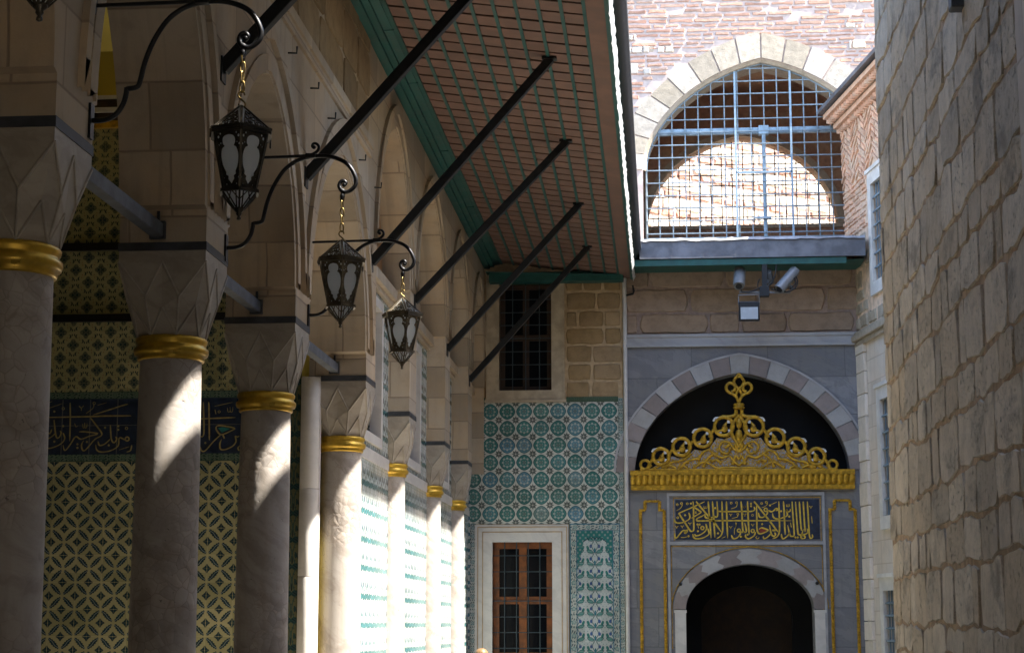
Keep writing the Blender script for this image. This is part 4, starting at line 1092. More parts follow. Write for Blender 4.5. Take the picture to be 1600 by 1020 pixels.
# doorway arch of interlocking voussoirs
mb = MB(); rj = random.Random(9); NV = 11
def dpt(f, s):
    a = -math.pi / 2 + math.pi * f; x = math.sin(a); t = abs(x); k = .06
    return (dx + (dw + s * .20) * x, dz + (dr + .012 + s * .235) * ((1 - k) * math.sqrt(max(0, 1 - t * t)) + k * (1 - t)))
for j in range(NV):
    rows = []
    for i in range(7):
        s = i / 6; wv = .012 * math.sin(s * math.pi * 3) + .006 * math.sin(s * math.pi * 6)
        f0 = j / NV + (wv if 0 < j else 0); f1 = (j + 1) / NV + (wv if j < NV - 1 else 0)
        rows.append([(*dpt(f0 + (f1 - f0) * q / 5, s),) for q in range(6)])
    mb.grid([[(p[0], YE - .024, p[1]) for p in r] for r in rows], rnd=rj.random(), mi=j % 2, smooth=False)
mb.build('joggled_arch', [M['vous_pink'], M['vous_white']], gw)
for s_ in (-1, 1):
    mb = MB(); x = dx + s_ * (dw + .09); mb.box(x - .088, x + .088, YE - .025, YE + .02, 0, dz - .02)
    x2 = dx + s_ * (dw + .09); mb.box(x2 - .10, x2 + .10, YE - .032, YE + .02, dz - .06, dz - .015); mb.build('door_jamb', M['marble_w'], gw)
# panel framing
px0, px1 = Xe(1040), Xe(1284)
mb = MB()
for (xa, xb_, za, zb_) in ((px0, px0 + .04, 0, Ze(770)), (px1 - .04, px1, 0, Ze(770)), (px0 + .04, px1 - .04, Ze(775), Ze(770)), (px0 + .04, px1 - .04, Ze(851), Ze(846))):
    mb.box(xa, xb_, YE - .03, YE + .01, za, zb_)
mb.build('panel_moulding', plain('pale_grey_moulding', (.33, .325, .33), .55, 0, .2, 4, .1, False), gw)
mb = MB()
for (xa, xb_, za, zb_) in ((px0 + .055, px0 + .065, 1.2, Ze(853)), (px1 - .065, px1 - .055, 1.2, Ze(853)), (px0 + .055, px1 - .055, Ze(854), Ze(853)), (Xe(1050), Xe(1051), Ze(845), Ze(778)), (Xe(1277), Xe(1278), Ze(845), Ze(778)), (Xe(1050), Xe(1278), Ze(778.5), Ze(777.5))):
    mb.box(xa, xb_, YE - .008, YE + .005, za, zb_)
for i in range(24):
    a, b = dpt(i / 24, 1.14), dpt((i + 1) / 24, 1.14)
    mb.tube([(a[0], YE - .01, a[1]), (b[0], YE - .01, b[1])], .007, 5)
mb.build('gilt_lines', M['gold_dim'], gw)
# gilt side frames with stepped heads
for xs0, xs1 in ((997, 1037.5), (1290, 1333)):
    mb = MB(); a, b = Xe(xs0), Xe(xs1); zt1, zt2 = Ze(797), Ze(783); st_ = (b - a) * .22
    P = [(a + .02, .2), (a + .02, zt1), (a + st_, zt1), (a + st_, zt2), (b - st_, zt2), (b - st_, zt1), (b - .02, zt1), (b - .02, .2)]
    for (p, q) in zip(P, P[1:]):
        n_ = max(1, int(math.hypot(q[0] - p[0], q[1] - p[1]) / .045))
        ddx, ddz = (q[0] - p[0]) / n_, (q[1] - p[1]) / n_
        mb.bar((p[0] - ddx * .3 / max(n_ * .3, 1), YE - .004, p[1]), (q[0], YE - .004, q[1]), .05, .035)
        for i in range(n_): mb.ball((p[0] + ddx * (i + .5), YE - .022, p[1] + ddz * (i + .5)), .022, 6)
    mb.build('gilt_frame', M['gold_dim'], gw)
# small black studs at the arch feet
mb = MB(); mb.ball((Xe(1059), YE - .03, Ze(912)), .028); mb.build('stud', M['plastic'], gw)
mb = MB(); mb.ball((Xe(1269), YE - .03, Ze(911)), .028); mb.build('stud', M['plastic'], gw)
# cornice of gilt leaves
co = root('gilt_cornice', (ax, YE, Ze(765)), 'gilded cornice of upright leaves and small dentils across the gateway', 'cornice')
cx0, cx1 = Xe(984), Xe(1332); zc = lambda y: Ze(y)
mb = MB(); mb.box(cx0, cx1, YE - .10, YE + .02, zc(743), zc(735.5)); mb.box(cx0 + .02, cx1 - .02, YE - .06, YE + .02, zc(766), zc(743)); mb.build('moulding', M['gold_dim'], co)
mb = MB(); n_ = 38; wl = (cx1 - cx0) / n_
for i in range(n_):
    x = cx0 + wl * (i + .5); rows = []
    for (t, y_, hw_) in ((0, .062, .36), (.15, .085, .46), (.45, .105, .48), (.75, .115, .46), (1.0, .128, .30)):
        z = zc(758.5) + (zc(743) - zc(758.5)) * t
        rows.append([(x - wl * hw_, YE - y_ + .014, z), (x - wl * hw_ * .5, YE - y_ - .006, z), (x, YE - y_ - .012, z), (x + wl * hw_ * .5, YE - y_ - .006, z), (x + wl * hw_, YE - y_ + .014, z)])
    mb.grid(rows, smooth=True)
mb.build('leaf_row', M['gold_dim'], co)
mb = MB(); n_ = 30; wl = (cx1 - cx0) / n_
for i in range(n_): x = cx0 + wl * (i + .5); mb.box(x - wl * .44, x + wl * .44, YE - .085, YE - .05, zc(765.5), zc(759))
mb.build('dentil_row', M['gold_dim'], co)
# pierced crest
def crestmat():
    n = NT('gilt_arabesque_on_silver'); x, y, z = n.sep(n.pos()); ux_ = (x - ax).abs(); v = z - az
    q = n.noise(n.comb(ux_, 0.0, v), 5, 3); r1 = n.noise(n.comb(ux_ + q * .12, 0.0, v + q * .12), 11, 2, .5)
    curl = ((r1 * 46).sin()); g = n.step(curl, -.25, .1)
    tone = n.noise(n.pos(), 25, 4)
    c = n.mix(g, n.mix(tone, (.20, .20, .22), (.36, .36, .38)), n.mix(n.step(tone, .3, .7), (.30, .16, .012), (.56, .34, .03)))
    n.bump(g + tone * .3, .8, .02)
    n.setin(n.b.inputs['Metallic'], g * .35); n.done(c, .45); n.setin(n.b.inputs['Metallic'], g * .35); return n.mat
cr = root('gilt_crest', (ax, YE - .05, az), 'pierced gilt crest of scrolls rising to a knotted finial above the cornice', 'crest')
def E_(x, y, d=0): p = onY(x, y, YE - .06); return Vector((p.x, YE - .06 - d, p.z))
CX = 1154.5
PS = 29.3 / FPX
body = [(1010, 735), (1022, 729), (1034, 722), (1050, 712), (1062, 716), (1072, 714), (1085, 702), (1097, 704), (1108, 700), (1120, 684), (1132, 686), (1144, 680), (1149, 690), (1154.5, 700)]
bodyL = [(E_(*p).x, E_(*p).z) for p in body]; bodyR = [(2 * E_(CX, 700).x - x, z) for x, z in bodyL[::-1][1:]]
mb = MB(); vs, fs = plate([bodyL + bodyR], .02, lambda u, v, d: (u, YE - .05 + d, v)); mb.add(vs, fs); mb.build('silvered_ground', crestmat(), cr)
mb = MB(); mb2 = MB()
def mir(p): return (2 * CX - p[0], p[1])
def gold(path, r, m=True, k=4, cl=False):
    for f in ((lambda p: p), mir) if m else ((lambda p: p),):
        P = smoothpath([E_(*f(p), .012) for p in path], k); mb.tube(P, r * PS, 7)
for (cx_, cy_, r) in ((1131, 666, 14.5), (1098, 684, 14), (1065, 698, 13.5), (1033, 713, 12.5)):
    pts = []
    for j in range(22):                          # volute: open ring curling into a bud
        a = R_(360) * j / 21; rr = r
        pts.append((cx_ + rr * math.cos(-a) , cy_ + rr * math.sin(-a)))
    gold(pts, 3.0, True, 2); gold([(cx_ - r * .78, cy_ + r * .62), (cx_ - r * .3, cy_ + r * .45), (cx_ + 2, cy_ + 6)], 2.2, True, 3); gold([(cx_ - r - 1, cy_ + 5), (cx_ - r - 6, cy_ + 12), (cx_ - r - 8, cy_ + 17)], 2.6, True, 3)
    for f in ((lambda p: p), mir):
        c_ = E_(*f((cx_ + 1, cy_ + 4)), .012); mb.ball(c_, 5.4 * PS, 8, sc_=(1, .5, 1)); mb.tube([E_(*f((cx_ + 1, cy_)), .012), E_(*f((cx_ + 3, cy_ - 4)), .012), E_(*f((cx_ + 6, cy_ - 8)), .012)], [4 * PS, 2 * PS, 1 * PS], 6)
        for (dx_, dy_) in ((.62, -.62), (-.5, .75), (.75, .6)):   # little silver ties
            q = E_(*f((cx_ + r * dx_ * .8, cy_ + r * dy_ * .8)), .0); mb2.box(q.x - .022, q.x + .022, YE - .085, YE - .05, q.z - .022, q.z + .022)
        q0, q1, q2 = E_(*f((cx_ - r - 2, cy_ - 2))), E_(*f((cx_ - r * .95, cy_ - r * .95 + 1))), E_(*f((cx_ - 3, cy_ - r - 1)))
        q3 = E_(*f((cx_ - r * 1.15, cy_ - r * .55)))
        mb2.bar(q3 + Vector((0, -.01, 0)), q1 + Vector((0, -.01, .0)), .045, .03); mb2.bar(q1 + Vector((0, -.01, 0)), E_(*f((cx_ - r * .35, cy_ - r * .95))) + Vector((0, -.01, 0)), .045, .03)
pts = [(1008 + 7 * math.cos(-a), 726 + 7 * math.sin(-a)) for a in [R_(-60 + 30 * j) for j in range(12)]]
gold(pts, 2.4, True, 2); gold([(1000, 734), (1010, 732), (1018, 726)], 2.2)
# central stem: collar, lozenges and the looped finial
gold([(1150, 640), (1149, 648), (1140, 651), (1128, 651)], 3.0); gold([(1154.5, 648), (1148, 657), (1143, 667), (1144, 679), (1150, 689), (1154.5, 699)], 2.6)
for (cy_, w_, h_) in ((661, 5, 9), (680, 6, 10)):
    q = E_(CX, cy_, .01); mb.ball(q, 1, 8, sc_=(w_ * PS, .03, h_ * PS))
gold([(1154.5, 689), (1149, 696), (1154.5, 705)], 2.2)
mb.lathe([(.04, -.05), (.085, -.045), (.10, -.02), (.075, 0), (.095, .02), (.08, .045), (.035, .05)], E_(CX, 634.5), 12)
gold([(1154.5, 629), (1151, 621), (1146, 616), (1139, 613), (1135, 608), (1135.5, 602), (1140, 598.5), (1145, 600), (1148.5, 604), (1147.5, 609.5), (1143, 612)], 2.5)
gold([(1154.5, 627), (1159, 617), (1154.5, 608)], 2.2); gold([(1154.5, 608), (1149, 602), (1146.5, 596), (1150, 590), (1154.5, 584)], 2.3)
mb.tube([E_(CX, 590, .012), E_(CX, 582, .012)], [2.2 * PS, .4 * PS], 6)
# arabesque worked over the ground
for path in ([(1154.5, 706), (1146, 700), (1140, 692), (1130, 690), (1124, 698), (1128, 706), (1137, 708), (1141, 702)], [(1154.5, 727), (1146, 720), (1140, 712), (1128, 715), (1116, 709), (1108, 703), (1098, 707), (1092, 716)],
             [(1154.5, 731), (1135, 730), (1120, 731), (1108, 724), (1098, 722), (1085, 730)], [(1116, 709), (1106, 716), (1100, 728)], [(1092, 716), (1082, 718), (1072, 722), (1062, 732)], [(1080, 708), (1072, 716), (1062, 720), (1050, 722), (1040, 731)], [(1154.5, 718), (1150, 712), (1145, 724)], [(1126, 723), (1120, 718), (1113, 720)], [(1056, 731), (1046, 727), (1036, 729)], [(1020, 733), (1030, 728), (1040, 723)], [(1075, 732), (1068, 727)], [(1133, 700), (1138, 696)]):
    gold(path, 2.0)
    for f in ((lambda p: p), mir): mb.ball(E_(*f(path[-1]), .014), 3.2 * PS, 6, sc_=(1.1, .6, .9))
gold([(1008, 733.5), (1060, 733.5), (1154.5, 733.5)], 1.6)
mb.v, n0 = mb.v + mb2.v, len(mb.v); mb.f += [tuple(i + n0 for i in f) for f in mb2.f]; mb.r += mb2.r; mb.m += [1] * len(mb2.f); mb.sm += mb2.sm
mb.build('gilt_scrollwork', [M['gold_dim'], M['white_paint']], cr)

# ------------------------------------------------------------------ lettering: pen strokes laid on the panels
def pen(mb, pts, w_, to3, taper=True, k=4):
    P = smoothpath([Vector((p[0], p[1], 0)) for p in pts], k); n = len(P)
    Lf, Rt = [], []
    for i, p in enumerate(P):
        d = P[min(i + 1, n - 1)] - P[max(i - 1, 0)]
        if d.length < 1e-6: d = Vector((1, 0, 0))
        d.normalize(); nrm = Vector((-d.y, d.x, 0)); t = i / (n - 1)
        kk = (0.62 + .38 * abs(d.x * .55 + d.y * .83)) * (1 if not taper else min(1, .55 + t * 5, .35 + (1 - t) * 5))
        Lf.append(to3(*(p + nrm * w_ * kk)[:2])); Rt.append(to3(*(p - nrm * w_ * kk)[:2]))
    mb.grid([Lf, Rt], smooth=False)
def disc(mb, c, r, to3, rin=0, n=10):
    o = [to3(c[0] + r * math.cos(2 * math.pi * i / n), c[1] + r * math.sin(2 * math.pi * i / n)) for i in range(n)]
    if rin:
        q = [to3(c[0] + rin * math.cos(2 * math.pi * i / n), c[1] + rin * math.sin(2 * math.pi * i / n)) for i in range(n)]
        mb.grid([o, q], True, smooth=False)
    else: mb.face(o)
ip = root('inscription_panel', (dx, YE, Ze(843)), 'navy panel with two lines of gilt Arabic lettering above the doorway arch', 'sign')
mb = MB(); mb.box(Xe(1053), Xe(1275.5), YE - .012, YE + .01, Ze(843), Ze(781)); mb.build('panel', M['navy'], ip)
def t3(x, y): p = onY(1045 + x / 13.333, 775 + y / 13.333, YE); return (p.x, YE - .017, p.z)
mb = MB(); O = 1533
S1 = [[(745, 112), (500, 225), (228, 345), (222, 375), (330, 540), (430, 695), (475, 728), (520, 690), (515, 470), (514, 220), (503, 105)],
 [(522, 225), (645, 308), (658, 345), (500, 440), (490, 455)], [(568, 108), (700, 270), (850, 440), (940, 530), (1092, 742)], [(1105, 105), (1115, 400), (1122, 690), (1095, 800), (1050, 850), (995, 880)],
 [(820, 105), (835, 300), (855, 520), (880, 870)], [(908, 105), (930, 400), (960, 860)], [(1003, 105), (1018, 370), (995, 432), (940, 420), (905, 440), (850, 450), (790, 452), (757, 420), (757, 372)],
 [(755, 370), (700, 410), (600, 455), (580, 492), (620, 512), (900, 507), (1600, 507), (2553, 507)], [(1040, 302), (1090, 316), (1600, 314), (1743, 308), (1790, 270), (1773, 215)],
 [(415, 340), (442, 430), (405, 490), (300, 542), (190, 556), (130, 525), (113, 462)], [(405, 690), (350, 712), (290, 716), (225, 790), (165, 862), (132, 858), (124, 765)], [(395, 715), (350, 770), (320, 740)],
 [(770, 572), (788, 665), (745, 740), (650, 802), (565, 822), (538, 782)], [(812, 668), (838, 775), (780, 832), (690, 872), (590, 884), (520, 858), (500, 782)], [(1200, 105), (1206, 400), (1225, 870)], [(1503, 105), (1520, 300), (1540, 690), (1580, 745), (O + 80, 735), (O + 80, 690), (O + 45, 550)],
 [(1500, 725), (1478, 805), (1405, 872), (1335, 872), (1303, 805)], [(O + 105, 105), (O + 118, 400), (O + 140, 800)], [(O + 293, 180), (O + 300, 500), (O + 305, 700), (O + 352, 778), (O + 440, 762), (O + 535, 710), (O + 470, 675), (O + 395, 655), (O + 340, 690)],
 [(O + 238, 105), (O + 310, 190), (O + 540, 480), (O + 742, 742)], [(O + 757, 105), (O + 770, 500), (O + 768, 735), (O + 722, 840), (O + 625, 880)], [(O + 520, 290), (O + 512, 370), (O + 430, 436), (O + 355, 425), (O + 333, 340)],
 [(O + 540, 290), (O + 600, 322), (O + 650, 300), (O + 700, 250), (O + 738, 285), (O + 690, 300)], [(O + 1000, 262), (O + 990, 310), (O + 942, 322), (O + 915, 272), (O + 935, 390), (O + 855, 440), (O + 725, 472), (O + 645, 432), (O + 628, 350)],
 [(O + 855, 105), (O + 870, 400), (O + 890, 800)], [(O + 1033, 108), (O + 1050, 400), (O + 1077, 785), (O + 1040, 832), (O + 990, 800), (O + 940, 598)], [(O + 990, 740), (O + 950, 812), (O + 860, 882), (O + 820, 850), (O + 812, 780)],
 [(O + 1105, 115), (O + 1130, 450), (O + 1155, 750), (O + 1195, 802), (O + 1325, 782), (O + 1362, 740), (O + 1345, 668)], [(O + 1185, 110), (O + 1205, 450), (O + 1228, 720)], [(O + 1265, 110), (O + 1285, 450), (O + 1305, 740)],
 [(O + 1350, 108), (O + 1375, 500), (O + 1392, 800), (O + 1420, 872), (O + 1460, 850), (O + 1450, 790)], [(O + 1240, 800), (O + 1215, 850), (O + 1260, 882), (O + 1305, 860), (O + 1290, 820), (O + 1240, 800), (O + 1270, 680)],
 [(O + 565, 598), (O + 600, 780), (O + 650, 832), (O + 690, 800), (O + 668, 750)], [(O + 600, 770), (O + 520, 850), (O + 450, 882), (O + 432, 830)], [(O + 270, 740), (O + 240, 822), (O + 130, 882), (O + 72, 850), (O + 62, 790)], [(O - 20, 740), (O + 40, 748)]]
for s_ in S1: pen(mb, s_, 17.5, t3)
for c_ in ((700, 660), (1460, 712), (O + 485, 280), (O + 215, 720)): disc(mb, c_, 46, t3, 20, 14)
for s_ in ([(1428, 150), (1400, 222), (1290, 262)], [(1438, 390), (1425, 430), (1310, 462)], [(287, 175), (240, 250), (155, 302)], [(730, 200), (735, 250), (760, 245), (760, 205), (764, 250), (792, 245), (795, 200)], [(1390, 540), (1402, 620), (1368, 690), (1365, 800)], [(1415, 545), (1390, 660)], [(O + 1440, 415), (O + 1452, 570)], [(O + 915, 165), (O + 925, 212), (O + 945, 205), (O + 948, 160), (O + 955, 212), (O + 978, 205), (O + 975, 155)],
           [(O + 595, 172), (O + 720, 118)], [(1100, 875), (1180, 838)], [(250, 855), (330, 855), (425, 825)], [(O + 520, 110), (O + 515, 170), (O + 460, 215), (O + 400, 238)], [(540, 350), (575, 350), (550, 320), (580, 320)], [(600, 590), (622, 670)], [(O + 1000, 545), (O + 1020, 650)], [(O + 300, 830), (O + 280, 860), (O + 320, 885), (O + 350, 850)]): pen(mb, s_, 8, t3)
for c_ in ((265, 150), (175, 175), (385, 155), (1300, 140), (1575, 222), (185, 445), (O + 40, 222), (O + 400, 150), (O + 210, 395), (1410, 132), (1436, 372), (O + 495, 125)): disc(mb, c_, 26, t3, 14)
for c_ in ((340, 395), (965, 245), (605, 725), (1025, 770), (597, 587), (640, 587), (1500, 840), (1550, 840), (O + 178, 155), (O + 180, 205), (O + 575, 190), (O + 805, 310), (O + 975, 420), (O + 410, 580), (O + 1105, 855), (O + 1155, 855), (O + 20, 840), (O + 640, 708), (O + 672, 708), (410, 830), (O + 105, 800), (460, 150), (350, 750)): disc(mb, c_, 22, t3)
for x, y in ((165, 630), (440, 560), (1290, 375), (1290, 635), (O + 50, 375), (O + 215, 590), (O + 1425, 215), (1580, 370), (280, 620)): pen(mb, [(x - 32, y - 12), (x, y + 15), (x + 30, y - 12)], 9, t3, False, 2); pen(mb, [(x, y + 10), (x, y + 42)], 7, t3, False, 2)
mb.build('lettering', M['gold_letter'], ip)
mb = MB(); mb.face([(t3(x, y)[0], YE - .0155, t3(x, y)[2]) for x, y in ((O + 345, 690), (O + 395, 668), (O + 460, 690), (O + 510, 712), (O + 430, 750), (O + 358, 755))]); mb.build('red_fill', M['red'], ip)
# porch inscription
def porch3(ox, oy):
    def f(x, y): p = onY(ox + x / 9.717, oy + y / 9.717, YP); return (p.x, YP - .006, p.z)
    return f
tA, tB = porch3(60, 615), porch3(300, 615)
mb = MB()
for s_ in ([(1358, 158), (1240, 190), (1100, 238), (830, 322)], [(1412, 335), (1000, 338), (800, 346), (60, 360)], [(795, 368), (880, 480), (960, 590), (950, 642), (860, 692), (720, 850), (672, 850), (658, 775), (690, 710)], [(485, 135), (487, 400), (478, 720)],
           [(618, 578), (720, 578), (905, 605), (780, 642), (650, 690), (570, 650), (500, 750), (430, 845), (395, 850), (378, 780)], [(1095, 475), (1110, 682), (1150, 742), (1192, 690), (1175, 650)], [(1090, 690), (1010, 762), (930, 782), (908, 720)], [(1320, 702), (1232, 668), (1212, 790), (1100, 862), (960, 884), (890, 852), (872, 770)],
           [(240, 398), (270, 640), (310, 668), (348, 600), (330, 560)], [(262, 600), (190, 662), (70, 716)], [(378, 595), (402, 680), (340, 762), (200, 822), (70, 828)], [(205, 540), (180, 602), (140, 590), (60, 575)], [(1420, 780), (1400, 860), (1340, 885)]): pen(mb, s_, 12, tA)
disc(mb, (1350, 685), 40, tA, 18, 14)
for s_ in ([(845, 165), (830, 220), (725, 302)], [(118, 235), (370, 148)], [(108, 158), (215, 115)], [(1228, 852), (1382, 802)], [(675, 455), (682, 515), (705, 508), (705, 440), (712, 515), (735, 508), (742, 445)], [(555, 450), (570, 500), (600, 490)], [(900, 175), (1040, 135)]): pen(mb, s_, 6, tA)
for c_ in ((1340, 525), (380, 225), (850, 145)): disc(mb, c_, 24, tA, 14)
for c_ in ((245, 270), (245, 725), (1015, 515), (595, 765), (595, 820), (740, 730), (1215, 490), (1070, 782), (1215, 545), (380, 490)): disc(mb, c_, 17, tA)
pen(mb, [(620, 185), (655, 215), (692, 180)], 7, tA, False); pen(mb, [(655, 215), (655, 258)], 6, tA, False)
for s_ in ([(175, 128), (182, 400), (182, 600), (150, 652), (95, 615)], [(258, 128), (262, 400), (266, 705)], [(40, 385), (300, 374), (662, 360)], [(378, 490), (450, 484), (645, 522), (600, 560), (450, 620), (380, 560), (368, 515), (378, 490)], [(450, 612), (330, 722), (205, 862), (145, 862), (125, 800)], [(470, 620), (495, 682)], [(655, 640), (672, 720), (622, 792), (520, 842), (440, 842), (425, 765), (450, 690)], [(722, 640), (690, 655), (655, 640)], [(740, 780), (700, 820), (720, 865)], [(110, 690), (90, 750), (60, 790)]): pen(mb, s_, 12, tB)
for s_ in ([(345, 190), (620, 130)], [(350, 238), (366, 312)], [(540, 215), (550, 275), (580, 265), (580, 200), (588, 275), (618, 265), (622, 195)]): pen(mb, s_, 6, tB)
disc(mb, (415, 272), 22, tB, 12); disc(mb, (205, 745), 16, tB)
mb.build('lettering', M['cream_letter'], insc)
mb = MB(); mb.face([(tB(x, y)[0], YP - .0045, tB(x, y)[2]) for x, y in ((400, 520), (470, 505), (580, 530), (520, 560), (455, 590))]); mb.build('teal_fill', M['teal'], insc)
mb = MB()
for x in (380, 800, 1215): mb.box(tA(x, 0)[0] - .004, tA(x, 0)[0] + .004, YP - .004, YP, zP(709), zP(624))
mb.box(XL, xb, YP - .004, YP, tA(0, 490)[2] - .003, tA(0, 490)[2] + .003)
mb.build('tile_joints', plain('tile_joint', (.12, .12, .11), .7), insc)
# ------------------------------------------------------------------ unseen dark block added behind and overhead to shade the near end
gt = root('near_shade_block', (-.5, -3.6, 0), 'unseen dark block added to shade the near end of the street', 'building')
mb = MB(); mb.box(-9, 6, -4.2, -3.2, 0, 13.5); mb.box(-9, 1.85, -3.2, 6.4, 8.3, 13.5); mb.build('wall', M['dark_room'], gt)

# ------------------------------------------------------------------ lead canopy over the gateway
YK = 28.3
cn = root('lead_canopy', (1.3, YK, 7.3), 'flat lead covered canopy with a dark green beam above the gateway', 'canopy')
kx0, kx1 = onY(972, 400, YK).x, onY(1352, 400, YK).x
zk = lambda y: onY(1180, y, YK).z
mb = MB(); mb.box(kx0, kx1 - .30, YK, YK + .12, zk(413), zk(403.5)); mb.box(-2.8, kx0, YE - .25, YE - .02, zs(-1.6) - .22, zs(-1.6) - .06); mb.build('beam', M['green'], cn)
mb = MB(); mb.face([(-2.85, 28.95, zs(-1.6) - .06), (kx0, 28.95, zs(-1) - .06), (kx0, YE - .02, zs(-1) - .06), (-2.85, YE - .02, zs(-1.6) - .06)]); mb.face([(kx0, YK + .12, zk(405)), (kx1, YK + .12, zk(405)), (kx1, YE, zk(405)), (kx0, YE, zk(405))]); mb.build('soffit', M['green'], cn)
mb = MB(); seams = 7
wl = (kx1 - kx0 - .28) / seams
for i in range(seams):
    a = kx0 + .28 + wl * i
    mb.box(a, a + wl - .006, YK - .03, YK + .0, zk(402.5), zk(374.5))
    mb.box(a + wl - .012, a + wl + .002, YK - .036, YK - .03, zk(402.5), zk(374.5))
mb.build('fascia', M['lead'], cn)
mb = MB(); rows = [[], [], []]; rk = random.Random(2)
for i in range(40):
    x = kx0 + .28 + (kx1 - kx0 - .28) * i / 39
    rows[0].append((x, YK - .06, zk(375.5) + rk.uniform(-.012, .012))); rows[1].append((x, YK - .02, zk(371.5) + rk.uniform(-.01, .014))); rows[2].append((x, YE + .4, zk(371.5) + .12))
mb.grid(rows, smooth=False); mb.face([rows[0][0], rows[1][0], rows[2][0], (rows[0][0][0], YE + .4, 7.3), (rows[0][0][0], YK, 7.3)])
mb.build('lead_sheet', plain('dull_new_lead', (.33, .33, .345), .5, .25, .3, 5, .3), cn)

# ------------------------------------------------------------------ brick wall above with its great arch
YU = 29.78
uw = root('upper_brick_wall', (1.7, YU, 7.6), 'high wall of thin red bricks with a great pointed arch of pale stones', 'brick wall')
bx = onY(1189, 93, YU).x; bz0, bz1 = onY(1189, 262, YU).z, onY(1189, 92, YU).z; bwid = (onY(1189 + 190, 200, YU).x - onY(1189, 200, YU).x)
AR = (bx, bz0, bwid, bz1 - bz0, .22)
UX0, UX1, UZ0, UZ1 = -2.9, 4.6, 7.35, 13.6
mb = MB()
vs, fs = plate([[(UX0, UZ0), (bx - bwid, UZ0)] + [(bx - bwid, bz0 - .01)] + arch(*AR[:4], 18, .22) + [(bx + bwid, bz0 - .01), (bx + bwid, UZ0), (UX1, UZ0), (UX1, UZ1), (UX0, UZ1)]], .6, lambda u, v, d: (u, YU + .3 + d, v)); mb.add(vs, fs)
mb.build('mortar_bed', M['brick_mortar'], uw)
keep = lambda u, v: not in_arch(u, v, bx, bz0, bwid + .40, bz1 - bz0 + .40, .22) and not (v < bz0 and abs(u - bx) < bwid + .2)
mb = MB(); y3 = lambda u, v, d: (u, YU - d, v)
masonry(mb, -.9, UX1, 7.9, 13.2, (.066, .092), (.2, .5), .040, .016, y3, keep, seed=31, jit=.010, wave=.022, bev=.008, skip=.10)
mb.build('bricks', M['brick'], uw)
mb = MB(); rq = random.Random(17)
for (x, y, w_, h_) in ((1002, 78, .28, .14), (1013, 77, .2, .12), (988, 79, .14, .13), (990, 108, .2, .2), (1012, 112, .16, .12), (1040, 78, .3, .13), (1340, 70, .3, .16), (985, 60, .2, .12), (1330, 40, .22, .1)):
    p = onY(x, y, YU); masonry(mb, p.x - w_ / 2, p.x + w_ / 2, p.z - h_ / 2, p.z + h_ / 2, (h_, h_ + .01), (w_, w_ + .01), .01, .03, y3, keep, seed=int(x), jit=.012, wave=0, bev=.02)
mb.build('patch_stones', M['white_stone'], uw)
mb = MB(); archring(mb, bx, bz0, bwid + .01, bz1 - bz0 + .01, bwid + .46, bz1 - bz0 + .46, 18, lambda u, v, d: (u, YU - d, v), -.01, .035, mis=(0, 1, 0, 0, 1, 0, 1, 1, 0, 1, 1, 0, 0, 1, 0, 0, 1, 0), rng=random.Random(23), gap=.035, k=.22)
mb.build('voussoirs', [M['white_stone'], M['tan_stone']], uw)
mb = MB(); L = arch(bx, bz0, bwid + .02, bz1 - bz0 + .02, 16, .22); L2 = arch(bx, bz0, bwid - .05, bz1 - bz0 - .05, 16, .22)
for i in range(len(L) - 1):
    mb.face([(L[i][0], YU - .012, L[i][1]), (L[i + 1][0], YU - .012, L[i + 1][1]), (L2[i + 1][0], YU + .05, L2[i + 1][1]), (L2[i][0], YU + .05, L2[i][1])], .5, 0, True)
    mb.face([(L2[i][0], YU + .05, L2[i][1]), (L2[i + 1][0], YU + .05, L2[i + 1][1]), (L2[i + 1][0], YU + .6, L2[i + 1][1]), (L2[i][0], YU + .6, L2[i][1])], .5, 0, True)
for s_ in (-1, 1): mb.face([(bx + s_ * (bwid - .05), YU + .05, 7.4), (bx + s_ * (bwid - .05), YU + .05, bz0), (bx + s_ * (bwid - .05), YU + .6, bz0), (bx + s_ * (bwid - .05), YU + .6, 7.4)])
mb.build('arch_soffit', M['tan_stone'], uw)
# vaulted room behind, open to a sunny court through a second arch
YV = 33.6
RM = stone('dim_red_brickwork', (.36, .20, .13), .2, (.42, .27, .17), bump=.5, use_rnd=False, scale=2)
cA = onY(1157, 214, YV); zB = onY(1157, 352, YV).z; wA = onY(1309, 345, YV).x - cA.x
mb = MB()
vs, fs = plate([[(-1.2, 7.2), (4.9, 7.2), (4.9, 11.8), (-1.2, 11.8)], [(cA.x - wA, zB)] + arch(cA.x, zB + .01, wA, cA.z - zB, 16, .1) + [(cA.x + wA, zB)]], .4, lambda u, v, d: (u, YV + .2 + d, v)); mb.add(vs, fs)
mb.face([(-1.2, YU + .6, 7.2), (-1.2, YV, 7.2), (-1.2, YV, 11.8), (-1.2, YU + .6, 11.8)]); mb.face([(4.9, YU + .6, 7.2), (4.9, YV, 7.2), (4.9, YV, 11.8), (4.9, YU + .6, 11.8)])
VL = arch(bx + .05, bz0 - .2, bwid + .9, bz1 - bz0 + .9, 14, .2)
mb.face([(-1.2, YU + .6, 11.7), (4.9, YU + .6, 11.7), (4.9, YV, 11.7), (-1.2, YV, 11.7)]); mb.face([(-1.2, YU + .5, 7.4), (4.9, YU + .5, 7.4), (4.9, YV, 7.4), (-1.2, YV, 7.4)])
mb.build('room_shell', RM, uw)
mb = MB(); L = arch(cA.x, zB + .01, wA, cA.z - zB, 16, .1); L2 = arch(cA.x, zB + .01, wA + .14, cA.z - zB + .13, 16, .1)
